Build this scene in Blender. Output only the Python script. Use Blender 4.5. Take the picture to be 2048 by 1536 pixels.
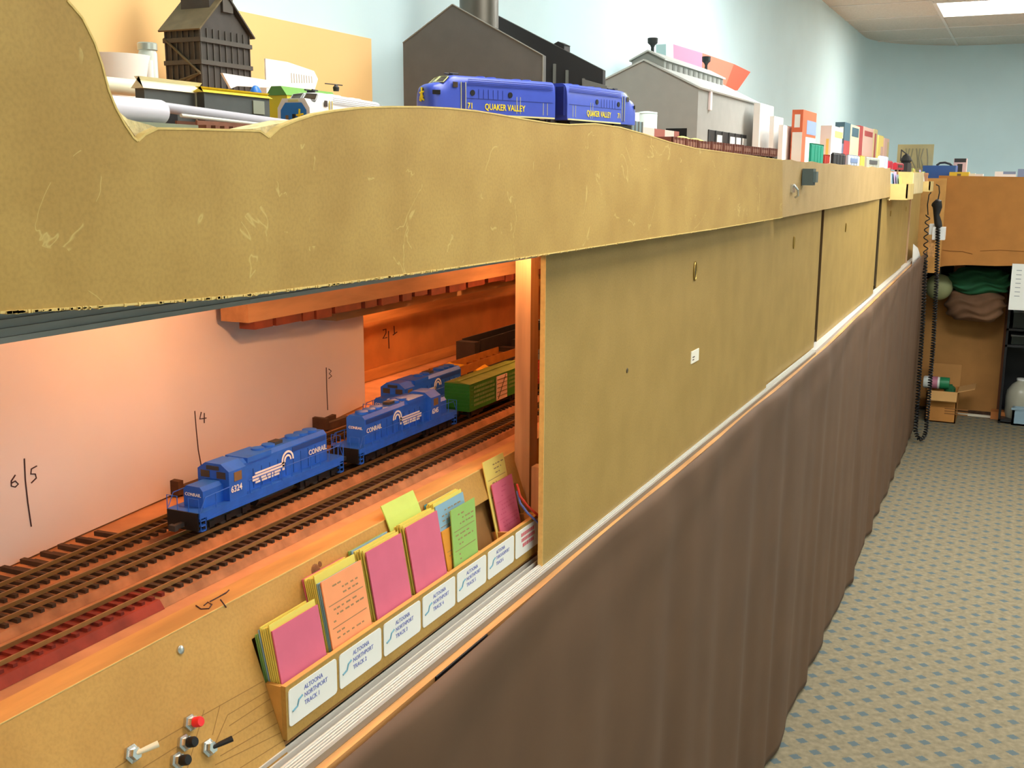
import bpy, math, random
import numpy as np
from mathutils import Matrix, Vector
random.seed(7)
scene = bpy.context.scene
for o in list(bpy.data.objects): bpy.data.objects.remove(o)
COL = scene.collection

# ------------------------------------------------------------------ camera
EYE = 1.34; FPX = 2150.0
YAW, PITCH, ROLL = 25.25, 11.0, 0.3
def _axes():
    y, p, r = (math.radians(a) for a in (YAW, PITCH, ROLL))
    F = np.array([-math.sin(y)*math.cos(p), math.cos(y)*math.cos(p), -math.sin(p)])
    R = np.cross(F, [0, 0, 1]); R /= np.linalg.norm(R); U = np.cross(R, F)
    return F, R*math.cos(r)+U*math.sin(r), -R*math.sin(r)+U*math.cos(r)
F_, R_, U_ = _axes(); C_ = np.array([0, 0, EYE])
def ray(x, y): return F_ + R_*(x-1024)/FPX - U_*(y-768)/FPX
def at_x(x, y, X): d = ray(x, y); return C_ + d*(X-C_[0])/d[0]       # where the line of sight meets a real plane
def at_y(x, y, Y): d = ray(x, y); return C_ + d*(Y-C_[1])/d[1]
def at_z(x, y, Z): d = ray(x, y); return C_ + d*(Z-C_[2])/d[2]
cd = bpy.data.cameras.new('camera'); cam = bpy.data.objects.new('camera', cd); COL.objects.link(cam)
cd.sensor_width = 36; cd.lens = 36*FPX/2048; cd.clip_start = 0.02; cd.clip_end = 60
m = Matrix.Identity(4)
for i in range(3):
    m[i][0] = R_[i]; m[i][1] = U_[i]; m[i][2] = -F_[i]; m[i][3] = C_[i]
cam.matrix_world = m
scene.camera = cam

# ------------------------------------------------------------------ world / exposure
w = bpy.data.worlds.new('world'); scene.world = w; w.use_nodes = True
w.node_tree.nodes['Background'].inputs[0].default_value = (0.9, 0.95, 1, 1)
w.node_tree.nodes['Background'].inputs[1].default_value = 0.15
scene.view_settings.view_transform = 'Standard'; scene.view_settings.look = 'None'
scene.view_settings.exposure = 0.0; scene.view_settings.gamma = 1
try: scene.view_settings.use_curve_mapping = False
except Exception: pass
TROFFER_POWER = 19.0      # emission of the ceiling diffusers
BULB_POWER = 240.0         # emission of the small bulbs under the upper deck

# ------------------------------------------------------------------ materials
def lin(c):
    c = c/255.0
    return c/12.92 if c <= 0.04045 else ((c+0.055)/1.055)**2.4
def rgb(r, g, b): return (lin(r), lin(g), lin(b), 1)
MATS = {}
def mat(name, col, rough=0.6, var=0.0, scale=30.0, metal=0.0, bump=0.0, stretch=(1, 1, 1), col2=None, detail=6, spec=0.4):
    if name in MATS: return MATS[name]
    mm = bpy.data.materials.new(name); mm.use_nodes = True
    nt = mm.node_tree; b = nt.nodes['Principled BSDF']
    b.inputs['Roughness'].default_value = rough; b.inputs['Metallic'].default_value = metal
    b.inputs['Specular IOR Level'].default_value = spec
    c = rgb(*col)
    if var > 0 or bump > 0 or col2:
        tc = nt.nodes.new('ShaderNodeTexCoord'); mp = nt.nodes.new('ShaderNodeMapping')
        mp.inputs['Scale'].default_value = stretch
        nz = nt.nodes.new('ShaderNodeTexNoise'); nz.inputs['Scale'].default_value = scale; nz.inputs['Detail'].default_value = detail
        nt.links.new(tc.outputs['Object'], mp.inputs[0]); nt.links.new(mp.outputs[0], nz.inputs['Vector'])
        rp = nt.nodes.new('ShaderNodeValToRGB')
        c2 = rgb(*col2) if col2 else tuple(x*(1-var) for x in c[:3])+(1,)
        c1 = c if col2 else tuple(min(1, x*(1+var*0.6)) for x in c[:3])+(1,)
        rp.color_ramp.elements[0].position = 0.35; rp.color_ramp.elements[1].position = 0.65
        rp.color_ramp.elements[0].color = c2; rp.color_ramp.elements[1].color = c1
        nt.links.new(nz.outputs[0], rp.inputs[0]); nt.links.new(rp.outputs[0], b.inputs['Base Color'])
        if bump > 0:
            bp = nt.nodes.new('ShaderNodeBump'); bp.inputs['Strength'].default_value = bump; bp.inputs['Distance'].default_value = 0.002
            nt.links.new(nz.outputs[0], bp.inputs['Height']); nt.links.new(bp.outputs[0], b.inputs['Normal'])
    else:
        b.inputs['Base Color'].default_value = c
    MATS[name] = mm
    return mm
def emis(name, col, strength):
    mm = bpy.data.materials.new(name); mm.use_nodes = True
    b = mm.node_tree.nodes['Principled BSDF']
    b.inputs['Base Color'].default_value = (0.8, 0.8, 0.8, 1)
    b.inputs['Emission Color'].default_value = col; b.inputs['Emission Strength'].default_value = strength
    MATS[name] = mm
    return mm
def hardboard(name, base, dark, light, scratch=0.5):
    mm = bpy.data.materials.new(name); mm.use_nodes = True
    nt = mm.node_tree; b = nt.nodes['Principled BSDF']; b.inputs['Roughness'].default_value = 0.55
    b.inputs['Specular IOR Level'].default_value = 0.35
    tc = nt.nodes.new('ShaderNodeTexCoord')
    n1 = nt.nodes.new('ShaderNodeTexNoise'); n1.inputs['Scale'].default_value = 14; n1.inputs['Detail'].default_value = 8
    n2 = nt.nodes.new('ShaderNodeTexNoise'); n2.inputs['Scale'].default_value = 420; n2.inputs['Detail'].default_value = 2
    n3 = nt.nodes.new('ShaderNodeTexNoise'); n3.inputs['Scale'].default_value = 9; n3.inputs['Detail'].default_value = 4; n3.inputs['Distortion'].default_value = 1.5
    for n in (n1, n2, n3): nt.links.new(tc.outputs['Object'], n.inputs['Vector'])
    r1 = nt.nodes.new('ShaderNodeValToRGB')
    r1.color_ramp.elements[0].position = 0.35; r1.color_ramp.elements[0].color = rgb(*dark)
    r1.color_ramp.elements[1].position = 0.65; r1.color_ramp.elements[1].color = rgb(*base)
    nt.links.new(n1.outputs[0], r1.inputs[0])
    mx = nt.nodes.new('ShaderNodeMix'); mx.data_type = 'RGBA'; mx.blend_type = 'MULTIPLY'
    r2 = nt.nodes.new('ShaderNodeValToRGB')
    r2.color_ramp.elements[0].position = 0.3; r2.color_ramp.elements[0].color = (0.8, 0.8, 0.8, 1)
    r2.color_ramp.elements[1].position = 0.6; r2.color_ramp.elements[1].color = (1, 1, 1, 1)
    nt.links.new(n2.outputs[0], r2.inputs[0]); mx.inputs[0].default_value = 0.6
    nt.links.new(r1.outputs[0], mx.inputs[6]); nt.links.new(r2.outputs[0], mx.inputs[7])
    # thin pale scuffs
    r3 = nt.nodes.new('ShaderNodeValToRGB')
    e = r3.color_ramp.elements; e[0].position = 0.545; e[0].color = (0, 0, 0, 1); e[1].position = 0.555; e[1].color = (1, 1, 1, 1)
    x = r3.color_ramp.elements.new(0.562); x.color = (0, 0, 0, 1)
    nt.links.new(n3.outputs[0], r3.inputs[0])
    n4 = nt.nodes.new('ShaderNodeTexNoise'); n4.inputs['Scale'].default_value = 22
    nt.links.new(tc.outputs['Object'], n4.inputs['Vector'])
    mul = nt.nodes.new('ShaderNodeMath'); mul.operation = 'MULTIPLY'
    gt = nt.nodes.new('ShaderNodeMath'); gt.operation = 'GREATER_THAN'; gt.inputs[1].default_value = 0.56
    nt.links.new(n4.outputs[0], gt.inputs[0]); nt.links.new(gt.outputs[0], mul.inputs[0]); nt.links.new(r3.outputs[0], mul.inputs[1])
    m2 = nt.nodes.new('ShaderNodeMath'); m2.operation = 'MULTIPLY'; m2.inputs[1].default_value = scratch
    nt.links.new(mul.outputs[0], m2.inputs[0])
    mx2 = nt.nodes.new('ShaderNodeMix'); mx2.data_type = 'RGBA'
    nt.links.new(m2.outputs[0], mx2.inputs[0]); nt.links.new(mx.outputs[2], mx2.inputs[6]); mx2.inputs[7].default_value = rgb(*light)
    nt.links.new(mx2.outputs[2], b.inputs['Base Color'])
    MATS[name] = mm
    return mm

M_fascia = hardboard('hardboard fascia', (192, 156, 84), (177, 140, 71), (222, 198, 125), 0.55)
M_fascia2 = hardboard('hardboard second fascia', (192, 160, 108), (182, 150, 98), (205, 178, 130), 0.15)
M_panel = hardboard('hardboard panel', (172, 140, 76), (162, 131, 68), (190, 165, 95), 0.1)
M_slope = hardboard('hardboard control panel', (196, 152, 80), (182, 138, 70), (205, 165, 95), 0.15)
M_edge = mat('cut hardboard edge', (224, 194, 120), 0.8, 0.08, 200)
M_wood = mat('pine wood', (205, 150, 90), 0.6, 0.25, 12, stretch=(6, 0.6, 6))
M_woodv = mat('pine post wood', (194, 156, 118), 0.6, 0.2, 12, stretch=(8, 8, 0.5))
M_beam = mat('knotty pine beam', (198, 150, 82), 0.6, 0.3, 9, stretch=(4, 0.7, 4))
M_deck = mat('plywood deck', (196, 142, 100), 0.75, 0.25, 20)
M_brownboard = mat('brown backdrop board', (196, 134, 78), 0.7, 0.15, 20)
M_white = mat('white board', (216, 204, 202), 0.45, 0.05, 6)
M_alu = mat('aluminium', (225, 224, 218), 0.35, metal=0.35)
M_alug = mat('aluminium groove', (150, 140, 125), 0.5, metal=0.2)
M_greytrack = mat('grey plastic track', (150, 150, 145), 0.5)
M_curtain = mat('brown curtain cloth', (94, 67, 44), 0.75, 0.1, 8, spec=0.5)
M_black = mat('black', (18, 18, 20), 0.5)
M_dark = mat('dark grey', (55, 55, 56), 0.6)
M_rail = mat('rail metal', (165, 130, 80), 0.35, metal=0.7)
M_tie = mat('brown plastic ties', (62, 46, 34), 0.7, 0.3, 60)
M_tiered = mat('red painted ties', (120, 40, 28), 0.8, 0.3, 40)
M_redpaint = mat('red paint on deck', (140, 52, 36), 0.8, 0.4, 25)
M_blue = mat('blue locomotive paint', (32, 98, 212), 0.45, 0.12, 60)
M_bluedk = mat('blue louvre shade', (22, 66, 150), 0.5)
M_fblue = mat('deep blue cab unit paint', (62, 84, 190), 0.35, 0.05, 40)
M_fblued = mat('deep blue groove', (38, 52, 130), 0.5)
M_letter = mat('white lettering', (235, 235, 235), 0.6)
M_yel = mat('yellow lettering', (235, 215, 30), 0.5)
M_cream = mat('cream stripe', (200, 205, 150), 0.5)
M_glassdk = mat('dark window', (70, 60, 48), 0.25)
M_tan = mat('tan window blind', (120, 95, 60), 0.4)
M_green = mat('green boxcar paint', (42, 122, 44), 0.5, 0.15, 50)
M_greenroof = mat('green boxcar roof', (110, 130, 50), 0.6, 0.2, 40)
M_pale = mat('pale door', (228, 200, 190), 0.6)
M_pencil = mat('pencil line', (146, 108, 56), 0.8)
M_ink = mat('dark marker ink', (60, 36, 40), 0.7)
M_ball = mat('black model plastic', (38, 38, 40), 0.45, 0.1, 40)

# ------------------------------------------------------------------ mesh building
ORG = {}
class MB:
    def __init__(s): s.v = []; s.f = []
    def add(s, vs, fs):
        n = len(s.v); s.v += [tuple(map(float, p)) for p in vs]; s.f += [tuple(i+n for i in f) for f in fs]; return s
    def box(s, x0, x1, y0, y1, z0, z1):
        if x0 > x1: x0, x1 = x1, x0
        if y0 > y1: y0, y1 = y1, y0
        if z0 > z1: z0, z1 = z1, z0
        return s.add([(x0,y0,z0),(x1,y0,z0),(x1,y1,z0),(x0,y1,z0),(x0,y0,z1),(x1,y0,z1),(x1,y1,z1),(x0,y1,z1)],
                     [(0,3,2,1),(4,5,6,7),(0,1,5,4),(1,2,6,5),(2,3,7,6),(3,0,4,7)])
    def obox(s, o, a, b, c):            # corner o, edge vectors a, b, c
        o, a, b, c = (np.array(q, float) for q in (o, a, b, c))
        if np.dot(np.cross(a, b), c) < 0: a, b = b, a
        P = [o, o+a, o+a+b, o+b, o+c, o+a+c, o+a+b+c, o+b+c]
        return s.add(P, [(0,3,2,1),(4,5,6,7),(0,1,5,4),(1,2,6,5),(2,3,7,6),(3,0,4,7)])
    def prism(s, pts, vec):             # planar polygon extruded by vec
        pts = [np.array(p, float) for p in pts]; vec = np.array(vec, float); n = len(pts)
        nrm = np.zeros(3)
        for i in range(n): nrm += np.cross(pts[i], pts[(i+1) % n])
        if np.dot(nrm, vec) > 0: pts = pts[::-1]
        fs = [tuple(range(n)), tuple(range(2*n-1, n-1, -1))]
        for i in range(n):
            j = (i+1) % n; fs.append((j, i, n+i, n+j))
        return s.add(pts+[p+vec for p in pts], fs)
    def tube(s, pts, r, n=8, caps=True):
        pts = [np.array(p, float) for p in pts]; k = len(pts)
        rs = r if hasattr(r, '__len__') else [r]*k
        vs = []; fs = []; pu = None
        for i, p in enumerate(pts):
            d = pts[min(i+1, k-1)]-pts[max(i-1, 0)]; d /= (np.linalg.norm(d)+1e-12)
            if pu is None:
                h = np.array([0, 0, 1.]) if abs(d[2]) < .9 else np.array([1., 0, 0]); u = np.cross(d, h)
            else: u = pu-d*np.dot(pu, d)
            u /= (np.linalg.norm(u)+1e-12); pu = u; vv = np.cross(d, u)
            for j in range(n):
                a = 2*math.pi*j/n; vs.append(p+rs[i]*(u*math.cos(a)+vv*math.sin(a)))
        for i in range(k-1):
            for j in range(n):
                j2 = (j+1) % n; fs.append((i*n+j, i*n+j2, (i+1)*n+j2, (i+1)*n+j))
        if caps: fs += [tuple(range(n-1, -1, -1)), tuple(range((k-1)*n, k*n))]
        return s.add(vs, fs)
    def lathe(s, prof, c=(0,0,0), axis='z', n=20):
        vs = []; fs = []; k = len(prof)
        for (r, h) in prof:
            for j in range(n):
                a = 2*math.pi*j/n; x, y = r*math.cos(a), r*math.sin(a)
                p = {'z': (x, y, h), 'x': (h, x, y), 'y': (y, h, x)}[axis]
                vs.append((c[0]+p[0], c[1]+p[1], c[2]+p[2]))
        for i in range(k-1):
            for j in range(n):
                j2 = (j+1) % n; fs.append((i*n+j, i*n+j2, (i+1)*n+j2, (i+1)*n+j))
        fs += [tuple(range(n-1, -1, -1)), tuple(range((k-1)*n, k*n))]
        return s.add(vs, fs)
    def grid(s, fn, nu, nv):
        vs = [fn(i/nu, j/nv) for i in range(nu+1) for j in range(nv+1)]
        fs = [(i*(nv+1)+j, (i+1)*(nv+1)+j, (i+1)*(nv+1)+j+1, i*(nv+1)+j+1) for i in range(nu) for j in range(nv)]
        return s.add(vs, fs)
    def sphere(s, c, r, n=16, m=10, sq=(1,1,1)):
        return s.add(*_sph(c, r, n, m, sq))
    def build(s, name, material, parent=None, smooth=False):
        me = bpy.data.meshes.new(name)
        org = ORG.get(root_of(parent).name, Vector((0,0,0))) if parent else Vector((0,0,0))
        me.from_pydata([(v[0]-org[0], v[1]-org[1], v[2]-org[2]) for v in s.v], [], s.f)
        me.materials.append(material)
        if smooth:
            for p in me.polygons: p.use_smooth = True
            try: me.set_sharp_from_angle(angle=math.radians(40))
            except Exception: pass
        ob = bpy.data.objects.new(name, me); COL.objects.link(ob)
        if parent: ob.parent = parent
        return ob
def _sph(c, r, n, m, sq):
    vs = []; fs = []
    for i in range(m+1):
        t = math.pi*i/m
        for j in range(n):
            a = 2*math.pi*j/n
            vs.append((c[0]+r*sq[0]*math.sin(t)*math.cos(a), c[1]+r*sq[1]*math.sin(t)*math.sin(a), c[2]+r*sq[2]*math.cos(t)))
    for i in range(m):
        for j in range(n):
            j2 = (j+1) % n; fs.append((i*n+j, (i+1)*n+j, (i+1)*n+j2, i*n+j2))
    return vs, fs
def root_of(o):
    while o.parent: o = o.parent
    return o
def tag(o, label, cat, group=None):
    o['label'] = label; o['category'] = cat
    if group: o['group'] = group
    return o
def thing(name, label, cat, loc=(0,0,0), group=None, world=True, rz=0):
    o = bpy.data.objects.new(name, None); COL.objects.link(o); o.empty_display_size = 0.02
    o.location = loc; o.rotation_euler[2] = rz
    if world: ORG[o.name] = Vector(loc)
    return tag(o, label, cat, group)
def struct(name, mb, material, smooth=False):
    o = mb.build(name, material, None, smooth); o['kind'] = 'structure'; return o
def single(name, mb, material, label, cat, group=None, smooth=False):
    """one-mesh thing whose origin sits at its base"""
    a = np.array(mb.v); base = ((a[:,0].min()+a[:,0].max())/2, (a[:,1].min()+a[:,1].max())/2, a[:,2].min())
    mb.v = [(p[0]-base[0], p[1]-base[1], p[2]-base[2]) for p in mb.v]
    o = mb.build(name, material, None, smooth); o.location = base
    return tag(o, label, cat, group)
_tc = {}
def text(s, size, o, u, v, material, parent, depth=0.0003, name='lettering', align='LEFT', sx=1.0, shear=0.0):
    """flat lettering: origin o, reading direction u, up v (coordinates like the parent's builder)"""
    key = (s, align, shear)
    if key not in _tc:
        cu = bpy.data.curves.new('t', 'FONT'); cu.body = s; cu.resolution_u = 2; cu.align_x = align; cu.shear = shear
        cu.extrude = 0.01; cu.offset = 0.012
        ob = bpy.data.objects.new('t', cu); COL.objects.link(ob)
        dg = bpy.context.evaluated_depsgraph_get()
        me = bpy.data.meshes.new_from_object(ob.evaluated_get(dg))
        _tc[key] = ([tuple(q.co) for q in me.vertices], [tuple(p.vertices) for p in me.polygons])
        bpy.data.objects.remove(ob); bpy.data.curves.remove(cu); bpy.data.meshes.remove(me)
    vs, fs = _tc[key]
    o, u, v = (np.array(q, float) for q in (o, u, v)); u /= np.linalg.norm(u); v /= np.linalg.norm(v); n = np.cross(u, v)
    mb = MB(); mb.add([o+u*p[0]*size*sx+v*p[1]*size+n*(depth if p[2] > 0 else 0) for p in vs], fs)
    return mb.build(name, material, parent)

# ================================================================== THE ROOM
M_wall = mat('pale green wall paint', (206, 232, 238), 0.6, 0.03, 3)
M_ceil = mat('ceiling tile', (214, 208, 196), 0.9, 0.08, 90)
def carpet():
    mm = bpy.data.materials.new('carpet with blue diamonds'); mm.use_nodes = True
    nt = mm.node_tree; b = nt.nodes['Principled BSDF']; b.inputs['Roughness'].default_value = 0.95; b.inputs['Specular IOR Level'].default_value = 0.1
    tc = nt.nodes.new('ShaderNodeTexCoord'); sp = nt.nodes.new('ShaderNodeSeparateXYZ')
    nt.links.new(tc.outputs['Object'], sp.inputs[0])
    def math_(op, a, bb=None):
        n = nt.nodes.new('ShaderNodeMath'); n.operation = op
        for i, q in enumerate((a, bb)):
            if q is None: continue
            if isinstance(q, (int, float)): n.inputs[i].default_value = q
            else: nt.links.new(q, n.inputs[i])
        return n.outputs[0]
    def lattice(ox, oy):
        # distance to the nearest lattice point in a diamond metric
        fx = math_('ABSOLUTE', math_('SUBTRACT', math_('FRACT', math_('ADD', math_('DIVIDE', sp.outputs[0], 0.077), 40+ox)), 0.5))
        fy = math_('ABSOLUTE', math_('SUBTRACT', math_('FRACT', math_('ADD', math_('DIVIDE', sp.outputs[1], 0.081), 40+oy)), 0.5))
        return math_('ADD', math_('MULTIPLY', fx, 0.077/0.0170), math_('MULTIPLY', fy, 0.081/0.0150))
    d = math_('MINIMUM', lattice(0.45, 0.1), lattice(0.95, 0.6))
    nz = nt.nodes.new('ShaderNodeTexNoise'); nz.inputs['Scale'].default_value = 300; nz.inputs['Detail'].default_value = 3
    nt.links.new(tc.outputs['Object'], nz.inputs['Vector'])
    d2 = math_('ADD', d, math_('MULTIPLY', math_('SUBTRACT', nz.outputs[0], 0.5), 0.7))
    rp = nt.nodes.new('ShaderNodeValToRGB')
    rp.color_ramp.elements[0].position = 0.85; rp.color_ramp.elements[0].color = (1, 1, 1, 1)
    rp.color_ramp.elements[1].position = 1.15; rp.color_ramp.elements[1].color = (0, 0, 0, 1)
    sc = math_('MULTIPLY', d2, 1.0); nt.links.new(sc, rp.inputs[0])
    n2 = nt.nodes.new('ShaderNodeTexNoise'); n2.inputs['Scale'].default_value = 60; n2.inputs['Detail'].default_value = 8
    nt.links.new(tc.outputs['Object'], n2.inputs['Vector'])
    r2 = nt.nodes.new('ShaderNodeValToRGB')
    r2.color_ramp.elements[0].position = 0.3; r2.color_ramp.elements[0].color = rgb(118, 108, 88)
    r2.color_ramp.elements[1].position = 0.7; r2.color_ramp.elements[1].color = rgb(142, 132, 108)
    nt.links.new(n2.outputs[0], r2.inputs[0])
    mx = nt.nodes.new('ShaderNodeMix'); mx.data_type = 'RGBA'
    nt.links.new(rp.outputs[0], mx.inputs[0]); nt.links.new(r2.outputs[0], mx.inputs[6]); mx.inputs[7].default_value = rgb(90, 103, 106)
    nt.links.new(mx.outputs[2], b.inputs['Base Color'])
    return mm
XL, XR, YN, YF, HC = -1.13, 2.6, -2.2, 9.0, 2.30
struct('floor', MB().box(XL-.1, XR+.1, YN-.1, YF+.2, -.05, 0), carpet())
# left wall running into the far wall through a coved corner: one continuous sheet
RC = 0.85
path = [(XL, YN)] + [(XL, y) for y in (0., 2., 4., 6.)]
for i in range(17):
    a = math.pi-i/16*math.pi/2; path.append((XL+RC+RC*math.cos(a), YF-RC+RC*math.sin(a)))
path.append((XR, YF+.1))
mb = MB()
for i, (x, y) in enumerate(path): mb.v += [(x, y, 0), (x, y, HC+.02)]
mb.f = [(2*i, 2*i+1, 2*i+3, 2*i+2) for i in range(len(path)-1)]
struct('wall_left', mb, M_wall, True)
struct('wall_right', MB().box(XR, XR+.1, YN, YF+.2, 0, HC), M_wall)
struct('wall_front', MB().box(XL, XR, YN-.1, YN, 0, HC), M_wall)
# ceiling: backing with lay-in tiles between thin tees and lit troffers
TROF = [(-.57, .64, 6.66, 7.26), (-.57, .64, 3.36, 3.96), (-.57, .64, .96, 1.56), (1.3, 2.5, -.84, -.24), (1.3, 2.5, 6.06, 6.66), (1.3, 2.5, 3.36, 3.96)]
ceil = struct('ceiling', MB().box(XL-.1, XR+.1, YN-.1, YF+.2, HC+.03, HC+.06), M_ceil)
for i, yy in enumerate((6.06, 6.66, 7.26, 7.86, 8.46)):
    for xx in (-1.78, -.57, .64, 1.85):
        if any(abs(yy-t[2]) < .05 and abs(xx-t[0]) < .05 for t in TROF): continue
        MB().box(max(xx, XL-.05)+.006, min(xx+1.21, XR)-.006, yy+.006, min(yy+.6, YF+.1)-.006, HC+.004, HC+.03).build('ceiling_tile', M_ceil, ceil)
MB().box(XL-.05, XR, YN, 6.06, HC+.006, HC+.03).build('ceiling_field', M_ceil, ceil)
M_tee = mat('white tee bar', (225, 222, 215), 0.6)
mb = MB()
for yy in (6.66, 7.26, 7.86, 8.46): mb.box(XL, XR, yy-.008, yy+.008, HC, HC+.006)
for xx in (-.57, .64, 1.85): mb.box(xx-.008, xx+.008, 6.06, YF, HC, HC+.006)
mb.build('tee_grid', M_tee, ceil)
M_diff = emis('lit diffuser', (1.0, 0.97, 0.89, 1), TROFFER_POWER*.88); M_diff2 = emis('brighter lit diffuser', (0.98, 1.0, 0.97, 1), TROFFER_POWER*1.45)
for i, (x0, x1, y0, y1) in enumerate(TROF):
    where = ['over the far end of the aisle', 'over the middle of the aisle', 'above the near aisle', 'over the near right of the room', 'over the far right of the room', 'over the right of the room'][i]
    t = thing('ceiling_light', 'rectangular lit fluorescent ceiling panel '+where, 'ceiling light', ((x0+x1)/2, (y0+y1)/2, HC-.012), 'fluorescent ceiling panels')
    MB().box(x0+.02, x1-.02, y0+.02, y1-.02, HC-.009, HC-.003).build('diffuser', M_diff2 if i == 1 else M_diff, t)
    f = MB(); f.box(x0, x1, y0, y0+.02, HC-.012, HC+.004); f.box(x0, x1, y1-.02, y1, HC-.012, HC+.004)
    f.box(x0, x0+.02, y0+.02, y1-.02, HC-.012, HC+.004); f.box(x1-.02, x1, y0+.02, y1-.02, HC-.012, HC+.004)
    f.build('frame', M_tee, t)
# peach sheet standing on the upper deck against the wall
single('peach_backdrop_sheet', MB().box(XL+.004, XL+.012, 0.2, 1.755, 1.352, 1.585), mat('peach paint', (248, 205, 140), 0.7), 'flat peach coloured sheet against the wall behind the black coal tower', 'backdrop')

# ================================================================== LAYOUT BENCH
XP = -.447          # sliding panel plane
ZT = .92            # top of the aluminium track
DECK_L = 1.028      # lower deck surface
DECK_U = 1.350      # upper deck surface (near)
DECK_F = 1.379      # riser board under the cab units
DECK_R = 1.362      # raised subroadbed of the upper deck
LY0, LY1 = -.5, 6.1
b = thing('layout_bench', 'long two-deck wooden train layout bench with open lower shelf and square posts', 'bench', (-.78, 2.8, 0))
MB().prism([(-1.12, LY0, DECK_U-.045), (-.44, LY0, DECK_U-.045), (-.44, 2.0, DECK_U-.045), (-.48, 4.3, DECK_U-.045), (-.48, LY1, DECK_U-.045), (-1.12, LY1, DECK_U-.045)], (0, 0, .045)).build('upper_deck_board', M_deck, b)
MB().prism([(-1.10, .995, DECK_U), (-.436, .995, DECK_U), (-.436, 2.0, DECK_U), (-.478, 4.3, DECK_U), (-.478, LY1, DECK_U), (-1.10, LY1, DECK_U)], (0, 0, DECK_R-DECK_U)).build('subroadbed_board', M_deck, b)
MB().box(-1.12, -.530, LY0, LY1, DECK_L-.02, DECK_L).build('lower_deck_board', M_deck, b)
MB().box(-.527, -.505, LY0, LY1, DECK_L-.10, DECK_L+.003).build('front_beam', M_beam, b)
MB().box(-.503, -.452, LY0, LY1, ZT-.10, ZT-.035).build('sill_beam', M_wood, b)
for y in (1.069, 2.72, 3.9, 5.3):
    MB().box(-.5005, -.482, y, y+.021, ZT-.035, DECK_U-.045).build('post', M_woodv, b)
for y in (.2, 2.6, 5.4):
    MB().box(-.60, -.52, y, y+.06, 0, DECK_L-.1).build('leg', M_woodv, b)
MB().box(-1.10, -1.04, LY0, LY1, 0, .2).build('back_plinth', M_woodv, b)
MB().prism([(-.68, .998, DECK_R), (-.4375, .998, DECK_R), (-.4375, 1.43, DECK_R), (-.52, 1.43, DECK_R), (-.60, 1.2, DECK_R)], (0, 0, DECK_F-DECK_R)).build('riser_board', M_deck, b)
# timbers hung under the upper deck
MB().box(-.735, -.70, .86, 2.2, 1.192, 1.222).build('hanger_plank', mat('hanger plank wood', (166, 124, 84), 0.7, 0.25, 14, stretch=(4, .6, 4)), b)
MB().box(-.735, -.695, .86, 2.2, 1.224, 1.232).build('roadbed_strip', mat('dark roadbed strip', (92, 56, 32), 0.8, 0.3, 60), b)
mb = MB(); random.seed(3); y = .87
while y < 1.9:
    L = random.uniform(.02, .06); mb.box(-.72, -.7005, y, y+L, 1.186-random.uniform(0, .004), 1.193); y += L+random.uniform(.002, .012)
g = mb.build('glue_drip', mat('dark red glue', (112, 48, 28), 0.5, 0.3, 60), b); g['kind'] = 'stuff'
MB().box(-.79, -.745, 1.08, 2.2, 1.165, 1.192).build('hanger_plank', MATS['hanger plank wood'], b)
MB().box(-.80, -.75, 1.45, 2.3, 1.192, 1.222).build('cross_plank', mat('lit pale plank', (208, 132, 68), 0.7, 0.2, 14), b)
MB().box(-.88, -.865, 1.2, 3.0, 1.124, 1.146).build('ledge_strip', M_wood, b)
for k in range(14):
    MB().box(-1.0, -.62, -.3+k*.45, -.262+k*.45, 1.255, DECK_U-.045).build('joist', M_deck, b)

# control panel: slanted hardboard face of the lower deck, with the cut-out of the card box
SA = np.array([-.466, 0, .922]); SB = np.array([-.5035, 0, 1.031])       # bottom and top edge
SV = (SB-SA)/np.linalg.norm(SB-SA); SN = np.array([SV[2], 0, -SV[0]])   # up the face, out of the face
SLEN = float(np.linalg.norm(SB-SA))
def slope(px, py):
    d = ray(px, py); t = np.dot(SA-C_, SN)/np.dot(d, SN); return C_+d*t
def spt(y, s, out=0.): return np.array([0, y, 0])+SA+SV*s+SN*out
BY0, BW = .594, .066; BY1 = BY0+7*BW
SC = 0.083                                                              # height of the cut-out's top edge along the face
cp = thing('control_panel', 'slanted tan hardboard control panel with pencilled track diagram, buttons and switches', 'control panel', (-.485, .3, .92))
mb = MB()
for (ya, yb, sa, sb) in ((LY0, BY0, -.014, SLEN), (BY0, BY1, SC, SLEN), (BY1, BY1+.03, -.014, SLEN)):
    mb.obox(spt(ya, sa), (0, yb-ya, 0), SV*(sb-sa), -SN*.005)
mb.build('face_board', M_slope, cp)
MB().obox(spt(LY0, SLEN-.0005), (0, BY1+.03-LY0, 0), SV*.001, -SN*.0052).build('top_edge', M_edge, cp)
def strip(mb, a, b_, wd=.0006, out=.0001):
    a = np.array(a); b_ = np.array(b_); d = b_-a; d /= np.linalg.norm(d); n = np.cross(d, SN)
    mb.obox(a-n*wd/2+SN*.00005, b_-a, n*wd, SN*out)
lines = [((527,1362),(415,1425)),((533,1383),(455,1430)),((455,1430),(425,1500)),((540,1398),(458,1452)),((548,1420),(452,1480)),((556,1445),(440,1512)),((562,1465),(430,1530)),
         ((415,1425),(330,1475)),((330,1475),(230,1536)),((440,1410),(425,1470)),((408,1420),(375,1536)),((375,1480),(285,1536)),((566,1482),(480,1536))]
for q in lines:
    mb = MB(); strip(mb, slope(*q[0]), slope(*q[1])); mb.build('pencil_line', M_pencil, cp)
M_chrome = mat('chrome nut', (205, 205, 200), 0.25, metal=0.9)
def knob_axes():
    u = np.array([0, 1., 0]); return u, SV, SN
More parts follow.
